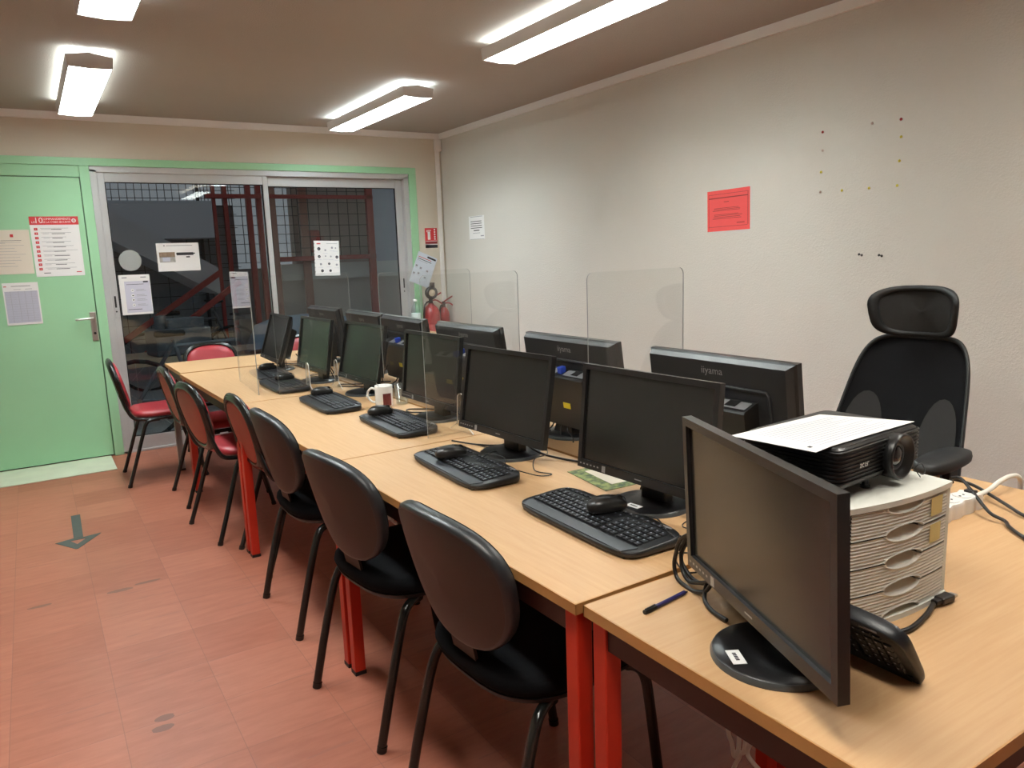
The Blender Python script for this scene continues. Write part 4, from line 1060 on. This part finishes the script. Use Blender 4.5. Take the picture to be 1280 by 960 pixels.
m = MB(); m.pad(superell(.022, .034, 2.2, 20), [(0, .6), (.002, 1), (.004, .9)], T=Matrix.Translation((.02, 0, -.002))); m.build('bowl', M['steel'], o)
m = MB(); m.lathe([(.026, 0), (.027, .002), (.034, .092), (.0325, .092), (.0255, .006), (.001, .005)], 30)
tag(m.build('drinking_glass', M['drink_glass'], None, (.560, 2.065, .75)), 'clear drinking glass behind the white mug', 'glass')
# power strip
o = thing('power_strip', 'white multi-socket power strip on the front table behind the drawer cabinet', 'power strip', (.95, -.153, .75), Rad(1.5))
m = MB(); ol = []
for sy in (1, -1):
    for k in range(61):
        x = (.155 - .31 * k / 60) * sy; ol.append((x, sy * (.0215 + .0055 * abs(math.cos(PI * (x + .125) / .056)) - (.006 if abs(x) > .150 else 0))))
m.rings([[Vector((x * k, y * k, z)) for x, y in ol] for z, k in ((0, .97), (.004, 1.0), (.030, 1.0), (.036, .985), (.038, .95))], 0, True); m.build('body', M['white_plastic'], o)
for k in range(5):
    m = MB(); T = Matrix.Translation((-.125 + k * .056, 0, .0383)); m.lathe([(.021, 0), (.0215, .0015), (.019, .0018), (.018, .0004), (.001, .0004)], 24, T=T)
    sk = m.build('socket', M['white_plastic'], o)
    m = MB(); m.cyl((-.008, 0, .0004), (-.008, 0, .0012), .0028, seg=10, T=T); m.cyl((.008, 0, .0004), (.008, 0, .0012), .0028, seg=10, T=T); m.build('socket_hole', M['dark'], sk)
m = MB(); m.box((.143, 0, .040), (.018, .026, .007), 0, .002); m.build('switch', M['ext_black'], o)
pc = cable('cord', [(1.104, -.150, .772), (1.14, -.148, .772), (1.19, -.146, .773), (1.24, -.146, .785), (1.29, -.147, .790), (1.335, -.148, .780), (1.352, -.148, .74), (1.356, -.148, .60), (1.358, -.15, .42)], .0062, None, 'cable_white', None)
pc.parent = o; pc.matrix_parent_inverse = (Matrix.Translation((.95, -.153, .75)) @ Matrix.Rotation(Rad(1.5), 4, 'Z')).inverted()
cable('loop_cable', [(1.10, -.100, .8), (1.15, -.075, .792), (1.192, -.108, .775), (1.146, -.203, .762), (1.105, -.268, .757), (1.07, -.36, .755), (1.02, -.44, .755), (.965, -.42, .755), (.955, -.35, .756), (1.00, -.285, .757), (1.033, -.258, .758), (1.036, -.222, .768), (1.088, -.157, .79), (1.14, -.100, .802), (1.12, -.085, .803)], .0042, 'black cable looping over the white power strip')
# HDMI lead
o = thing('video_lead', 'black video lead with flat plug lying before the drawer cabinet', 'cable')
MB().tube([(.508, -.386, .757), (.498, -.388, .757), (.449, -.402, .756), (.386, -.412, .756), (.345, -.405, .756), (.318, -.395, .755)], .0048, 8, sub=8).build('lead', M['cable_black'], o)
m = MB(); T = Matrix.Translation((.534, -.389, .760)) @ Matrix.Rotation(Rad(-3), 4, 'Z'); m.box((0, 0, 0), (.036, .020, .012), 0, .003, T=T); m.box((-.024, 0, 0), (.016, .013, .009), 0, .002, T=T); m.build('plug', M['cable_black'], o)
m = MB(); m.box((.023, 0, 0), (.012, .014, .005), 0, .0, T=T); m.build('connector', M['steel'], o)
# coiled lead beside the near monitor
m = MB(); pts = []
for k in range(44):
    a = 2 * PI * k / 13; q = 1 - .12 * (k % 3) / 3
    pts.append((.215 + .012 * math.sin(a * .37) + .01 * math.cos(a), -.088 + .062 * math.cos(a) * q - .02 * math.sin(a), .812 + .058 * math.sin(a) * q + .008 * math.sin(a * .5)))
pts += [(.20, -.12, .765), (.17, -.16, .756), (.16, -.21, .756)]
m.tube(pts, .0042, 8, sub=4)
tag(m.build('coiled_cable', M['cable_black']), 'coil of black cable hanging off the near monitor', 'cable')
# loose leads on the tables
cable('mouse_cable', [(.34, .29, .776), (.37, .20, .782), (.33, .12, .785), (.35, .07, .757), (.41, .06, .755), (.45, .10, .755), (.43, .17, .756), (.50, .19, .756), (.57, .14, .755)], .0016, 'thin black mouse lead trailing over the keyboard by the green leaflet')
cable('keyboard_cable', [(.37, .12, .762), (.40, .08, .755), (.36, .03, .755), (.30, .06, .755), (.25, -.02, .756), (.30, -.04, .755)], .0018, 'thin black keyboard lead near the corner of the crosswise table')
cable('mouse_cable', [(.27, .97, .79), (.33, .93, .793), (.36, .86, .79), (.31, .79, .786), (.27, .82, .784), (.30, .90, .785), (.37, .95, .787), (.42, 1.0, .771), (.45, 1.12, .756), (.43, 1.20, .755)], .0016, 'thin black mouse lead looped over the second keyboard')
cable('keyboard_cable', [(.36, .80, .765), (.40, .73, .755), (.44, .72, .755), (.42, .78, .756), (.46, .84, .772), (.52, .86, .773), (.56, .92, .770), (.60, 1.0, .756)], .0018, 'thin black keyboard lead curling by the base of the second monitor')
cable('power_lead', [(.50, .98, .80), (.52, .90, .77), (.56, .83, .757), (.60, .74, .756), (.64, .70, .756), (.70, .66, .757), (.76, .52, .757), (.80, .46, .757)], .0038, 'black power lead crossing between the two nearest aisle monitors')
cable('power_lead', [(.40, 1.28, .756), (.44, 1.17, .757), (.50, 1.10, .760), (.53, 1.02, .80), (.51, .99, .82)], .0030, 'black lead passing behind the second aisle monitor')
for i, y in enumerate((1.70, 2.56, 3.02, 3.62)):
    cable('power_lead', [(.56, y + .05, .83), (.60, y + .08, .77), (.58, y + .16, .756), (.52, y + .21, .755), (.50, y + .14, .756), (.62, y + .02, .756), (.66, y - .1, .756)], .0030,
          ['black lead behind the aisle monitor at the mug', 'black lead behind the aisle monitor just beyond the mug', 'black lead behind the aisle monitor second from the far table', 'black lead behind the tilted far monitor'][i])
for i, y in enumerate((.42, 1.10, 1.84, 2.56)):
    cable('power_lead', [(.72, y + .02, .86), (.70, y + .06, .80), (.72, y + .12, .757), (.68, y + .2, .756), (.71, y + .27, .756), (.70, y + .16, .757), (.74, y + .05, .765)], .0030,
          ['black lead below the monitor back nearest the office chair', 'black lead below the monitor back at the nearest tall acrylic sheet', 'black lead below the monitor back under the middle acrylic sheet', 'black lead below the monitor back before the fire extinguisher'][i])
# white leads hanging under the front table
UC = [[(.55, .12, .72), (.50, .087, .30), (.50, .071, .213), (.50, .063, .186), (.50, .055, .20), (.50, .049, .264), (.52, .06, .72)],
      [(.54, .02, .72), (.50, .025, .275), (.50, .045, .20), (.50, .062, .158), (.49, .09, .07), (.45, .12, .006)],
      [(.56, -.03, .72), (.52, -.012, .28), (.50, .0, .262), (.50, .018, .240), (.50, .022, .212), (.50, -.010, .195), (.50, -.045, .193)]]
for i, p in enumerate(UC):
    cable('hanging_lead', p, .0055, ['white lead looped in a hairpin below the front table', 'white lead hanging straight to the floor below the front table', 'white lead curling sideways below the front table'][i], 'cable_white')
cable('hanging_lead', [(.42, 1.95, .72), (.40, 1.93, .33), (.40, 1.89, .285), (.40, 1.83, .283), (.40, 1.80, .30), (.40, 1.84, .325), (.40, 1.90, .31), (.44, 1.99, .72)], .006, 'white lead looped under the aisle row between the black chairs', 'cable_white')

# ------------------------------------------------------------------ far corner: cabinet, bottle, box, extinguishers
o = thing('low_cabinet', 'low beech cabinet in the far corner, hidden behind the monitors', 'cabinet', (1.82, 4.86, 0))
MB().b2(-.34, .34, -.24, .24, .05, .73, 0, bev=.003).build('body', M['wood'], o)
MB().b2(-.35, .35, -.25, .25, .73, .75, 0, bev=.002).build('worktop', M['wood'], o)
MB().b2(-.32, .32, -.22, .22, 0, .05).build('plinth', M['apron'], o)
for s in (-1, 1):
    dd = MB().b2(s * .17 - .165, s * .17 + .165, -.252, -.241, .06, .725, 0, bev=.002).build('door', M['wood'], o)
    MB().tube([(s * .03, -.252, .55), (s * .03, -.272, .55), (s * .03, -.272, .45), (s * .03, -.252, .45)], .004, 8, sub=1).build('handle', M['steel'], dd)
o = thing('water_bottle', 'clear plastic water bottle before the green window jamb', 'bottle', (1.925, 4.79, .75))
m = MB(); m.lathe([(.030, 0), (.037, .006), (.038, .03), (.0355, .045), (.038, .06), (.038, .10), (.0355, .115), (.038, .13), (.038, .20), (.033, .235), (.016, .270), (.0135, .275), (.0135, .290)], 30); m.build('body', M['pet'], o)
MB().lathe([(.0385, .13), (.0387, .131), (.0387, .185), (.0385, .186)], 30).build('paper_label', plain('bottle label', rgb(210, 222, 220), .6), o)
MB().lathe([(.015, .285), (.0155, .287), (.0155, .302), (.001, .303)], 20).build('cap', M['white_plastic'], o)
m = MB(); m.box((0, 0, .085), (.13, .09, .17), 0, .002); m.box((0, 0, .1715), (.132, .092, .003), 0, .001)
tag(m.build('carton', M['white_plastic'], None, (1.66, 4.72, .75)), 'small white carton standing behind the monitor backs', 'carton')
def extinguisher(label, loc, R, H, big):
    r = thing('fire_extinguisher', label, 'fire extinguisher', loc, 0, 'fire extinguishers in the corner')
    MB().lathe([(R * .9, 0), (R, .012), (R, H * .80), (R * .93, H * .88), (R * .6, H * .96), (R * .32, H), (R * .3, H * 1.02)], 32).build('cylinder', M['ext_red'], r)
    MB().lathe([(R * 1.005, H * .35), (R * 1.008, H * .351), (R * 1.008, H * .62), (R * 1.005, H * .621)], 32).build('instruction_band', M['ext_red'] if not big else plain('printed band', rgb(170, 60, 58), .5, var=.2, vscale=60), r)
    m = MB(); m.cyl((0, 0, H), (0, 0, H + .05), .018, seg=14); m.build('valve', M['ext_black'], r)
    m = MB(); m.tube([(.0, 0, H + .045), (.05, -.01, H + .075), (.10, -.012, H + .098)], .008, 8); m.tube([(.0, 0, H + .03), (.05, -.01, H + .035), (.105, -.012, H + .0)], .007, 8); m.build('lever', M['ext_red'], r)
    m = MB(); m.tube([(0, -.02, H + .03), (-R * .9, -.035, H + .01), (-R * 1.15, -.03, H * .8), (-R * 1.12, -.02, H * .4), (-R * 1.05, -.015, H * .2)], .008, 8); m.build('hose', M['ext_black'], r)
    if big:
        T = Matrix.Translation((-.012, -.035, H + .105)) @ Matrix.Rotation(PI / 2, 4, 'X')
        m = MB(); m.lathe([(.055, -.012), (.058, 0), (.058, .02), (.050, .03), (.036, .03), (.034, .024)], 32, T=T); rg = m.build('gauge_ring', M['ext_black'], r)
        m = MB(); m.lathe([(.034, .02), (.030, .025), (.001, .026)], 28, T=T); m.build('gauge_face', M['dial'], rg)
        m = MB(); m.cyl((.012, -.02, H + .10), (.012, -.02, H + .195), .024, .022, seg=14); m.build('cap', M['ext_black'], r)
    else:
        pass
    MB().b2(-.02, .02, R * .8, 5.277 - loc[1], H * .45, H * .55).build('bracket', M['ext_black'], r)
    return r
extinguisher('large red fire extinguisher with a round black gauge ring, below the sign', (2.255, 5.165, .50), .078, .475, True)
extinguisher('smaller red fire extinguisher with a forked lever, tight in the corner', (2.398, 5.195, .58), .052, .36, False)

# ------------------------------------------------------------------ workshop seen through the window
oy = YB + .12
struct(MB().b2(-7, 8, oy, 14, -.12, -.02).build('floor_workshop', M['out_floor']))
FW = 9.5
ww = MB()
ww.b2(-7, 1.58, FW, FW + .2, -.02, 2.15)
ww.b2(1.58, 2.12, FW, FW + .2, -.02, 1.32)
struct(ww.build('wall_workshop_left', M['out_dark']))
ww = MB(); ww.b2(2.36, 3.46, FW, FW + .2, 1.36, 4.2); struct(ww.build('wall_workshop_middle', M['out_brown']))
ww = MB(); ww.b2(3.46, 8, FW - .1, FW + .2, 1.36, 4.2); struct(ww.build('wall_workshop_right', M['out_blue']))
ww = MB(); ww.b2(2.12, 8, FW - .12, FW + .2, 1.14, 1.36); struct(ww.build('trim_6', M['out_pale']))
ww = MB(); ww.b2(2.12, 8, FW - .06, FW + .2, -.02, 1.14); struct(ww.build('wall_workshop_low', M['out_low']))
# soffit of the outside stair
ww = MB(); P = [(-.75, 2.46), (1.02, 1.36), (1.02, 1.06), (-.75, 2.12)]
ww.rings([[Vector((x, 8.0, z)) for x, z in P], [Vector((x, 9.40, z)) for x, z in P]], 0, False)
tag(ww.build('stair_flight', M['out_soffit']), 'grey sloping underside of the stair in the workshop beyond the window', 'stairs')
ww = MB(); ww.b2(-7, 1.2, 8.9, 9.4, 1.72, 2.16); struct(ww.build('trim_7', M['out_soffit']))
# wire panels
def wire_panel(label, x0, x1, z0, z1, y, dx, dz, post_xs, pm, frame=True):
    r = thing('wire_fence', label, 'fence', (0, 0, 0), 0, 'wire fence panels in the workshop')
    m = MB(); k = x0
    while k <= x1: m.b2(k - .0035, k + .0035, y - .006, y + .006, z0, z1); k += dx
    k = z0
    while k <= z1: m.b2(x0, x1, y - .018, y - .006, k - .0035, k + .0035); k += dz
    m.build('wire_grid', M['out_wire'], r); m2 = MB()
    if dx < .1:      # wider wires continue below
        k = x0
        while k <= x1: m2.b2(k - .003, k + .003, y - .006, y + .006, .3, z0); k += .26
        k = .5
        while k <= z0: m2.b2(x0, x1, y - .016, y - .006, k - .003, k + .003); k += .17
        m2.build('lower_wires', M['out_wire'], r)
    for (px, pw) in post_xs:
        MB().b2(px - pw / 2, px + pw / 2, y - .05, y + .02, -.02, 4.0).build('post', pm, r)
    return r
wire_panel('dense wire fence panel high above the workshop stair', -.6, 1.60, 2.13, 3.2, 9.44, .085, .10, [(-.58, .03), (1.14, .03)], M['out_wire'])
r_ = wire_panel('wire fence with red posts behind the window meeting stile', 1.2, 2.36, 1.40, 3.2, 9.3, .11, .12, [(1.30, .04), (1.44, .05), (1.73, .065), (1.86, .065)], M['out_red'])
MB().b2(1.98, 2.06, 9.22, 9.3, -.02, 4.0).build('post', M['out_brownsteel'], r_)
MB().b2(1.2, 3.42, 9.20, 9.28, 2.22, 2.27).build('rail', M['out_red'], r_)
MB().b2(2.06, 3.42, 9.20, 9.28, 1.40, 1.46).build('rail', M['out_red'], r_)
r_ = wire_panel('wire fence panel before the brown workshop wall with a red corner post', 2.36, 3.40, 1.42, 3.2, 9.25, .14, .15, [(3.37, .09)], M['out_red'])
MB().b2(2.40, 2.50, 9.28, 9.34, -.02, 4.0).build('post', M['out_brownsteel'], r_)
m = MB(); m.box((2.60, 9.40, 1.66), (.15, .12, .30), 0, .02); tag(m.build('alarm_box', M['out_red']), 'blurred red box on the brown workshop wall beyond the glass', 'box')
# red stair rails
m = MB(); m.box((0, 0, 0), (1.25, .05, .06), 0, .004, T=Matrix.Translation((.50, 7.9, .97)) @ Matrix.Rotation(-Rad(33), 4, 'Y'))
tag(m.build('stair_rail', M['out_red']), 'upper red sloping rail outside the window', 'rail')
m = MB(); m.box((0, 0, 0), (1.35, .05, .06), 0, .004, T=Matrix.Translation((.60, 7.6, .82)) @ Matrix.Rotation(-Rad(35), 4, 'Y'))
tag(m.build('stair_rail', M['out_red']), 'lower red sloping rail outside the window', 'rail')
# bench, tarp, machines, bicycles
o = thing('workbench', 'long timber workbench in the dark workshop beyond the window', 'workbench', (.10, 6.55, -.02), Rad(5))
MB().b2(-.9, .75, -.3, .3, .55, .62, 0, bev=.004).build('benchtop', M['out_bench'], o)
for sx in (-.8, .66):
    for sy in (-.28, .28): MB().b2(sx - .04, sx + .04, sy - .04, sy + .04, 0, .55).build('leg', M['out_machine'], o)
m = MB(); m.pad(superell(1.3, .9, 4, 40), [(0, .92), (.10, 1.0), (.50, .97), (.75, .8), (.82, .5), (.84, .1)]); 
tag(m.build('tarp_heap', M['out_tarp'], None, (1.75, 7.3, -.02), .3), 'blue grey covered heap in the workshop beyond the window', 'tarp')
m = MB(); m.box((0, 0, .45), (.5, .5, .9), 0, .05); m.cyl((-.15, -.1, .9), (-.15, -.1, 1.15), .10); m.box((.1, 0, .98), (.3, .25, .16), 0, .03); m.tube([(-.15, -.1, 1.1), (.1, -.2, 1.25), (.3, -.1, 1.05)], .02, 8)
tag(m.build('drill_press', M['out_machine'], None, (-.45, 7.25, -.02)), 'dark machine at the back of the workshop, behind the window sheet', 'machine')
m = MB(); m.box((0, 0, .12), (.5, .3, .24), 0, .02); m.box((.05, 0, .28), (.32, .2, .09), 0, .01); m.cyl((-.15, 0, .24), (-.15, 0, .36), .05)
tag(m.build('tool_chest', M['out_machine'], None, (.30, 6.45, .60), .2), 'dark tool chest standing on the workshop bench', 'tool box')
def bicycle(label, loc, rz):
    r = thing('bicycle', label, 'bicycle', loc, rz, 'bicycles in the workshop')
    for x in (-.5, .5):
        m = MB(); m.tube([(x + .33 * math.cos(2 * PI * k / 24), 0, .33 + .33 * math.sin(2 * PI * k / 24)) for k in range(24)], .018, 8, sub=1, closed=True)
        wh = m.build('wheel', M['tyre'], r)
        m = MB()
        for k in range(8): m.cyl((x, 0, .33), (x + .31 * math.cos(PI * k / 4), 0, .33 + .31 * math.sin(PI * k / 4)), .002, seg=5)
        m.cyl((x, -.03, .33), (x, .03, .33), .02, seg=10); m.build('spokes', M['steel'], wh)
    m = MB()
    for a, b in (((-.5, .33), (-.08, .30)), ((-.5, .33), (-.2, .78)), ((-.08, .30), (-.2, .82)), ((-.2, .76), (.32, .78)), ((-.08, .30), (.34, .70)), ((.30, .86), (.5, .33))): m.cyl((a[0], 0, a[1]), (b[0], 0, b[1]), .016, seg=10)
    m.build('frame', M['out_machine'], r)
    MB().box((-.22, 0, .87), (.24, .12, .05), 0, .02).build('saddle', M['tyre'], r)
    MB().tube([(.30, -.28, .98), (.36, -.15, .98), (.30, 0, .95), (.36, .15, .98), (.30, .28, .98)], .012, 8).build('handlebar', M['tyre'], r)
    return r
b0 = bicycle('dark bicycle leaning before the far workshop wall', (.75, 8.6, -.02), Rad(8))
b1 = dup(b0, label='dark bicycle parked close behind the window pane'); b1.location = (.35, 5.74, -.02); b1.rotation_euler.z = Rad(-6)

# ------------------------------------------------------------------ light from outside, camera
world = bpy.data.worlds.new('world'); sc.world = world; world.use_nodes = True
bg = world.node_tree.nodes['Background']; bg.inputs['Color'].default_value = (.55, .58, .63, 1); bg.inputs['Strength'].default_value = 0.42

cam = bpy.data.cameras.new('camera'); co = bpy.data.objects.new('camera', cam); COL.objects.link(co)
YAW, PITCH, ROLL = 0.559, -0.1711, -0.0353
cy, sy, cp, sp, cr, sr = math.cos(YAW), math.sin(YAW), math.cos(PITCH), math.sin(PITCH), math.cos(ROLL), math.sin(ROLL)
f = Vector((sy * cp, cy * cp, sp)); rr = Vector((cy, -sy, 0)); uu = rr.cross(f)
r2 = rr * cr + uu * sr; u2 = -rr * sr + uu * cr
co.matrix_world = Matrix(((r2.x, u2.x, -f.x, -.813), (r2.y, u2.y, -f.y, -1.077), (r2.z, u2.z, -f.z, 1.41), (0, 0, 0, 1)))
cam.sensor_width = 36; cam.lens = 949.115 / 1280 * 36; cam.clip_start = .02
sc.camera = co
sc.cycles.transparent_max_bounces = 48
sc.cycles.max_bounces = 10
sc.cycles.diffuse_bounces = 6
sc.view_settings.view_transform = 'Standard'; sc.view_settings.look = 'None'
sc.view_settings.gamma = 1.0; sc.view_settings.use_curve_mapping = False
sc.view_settings.exposure = -0.20
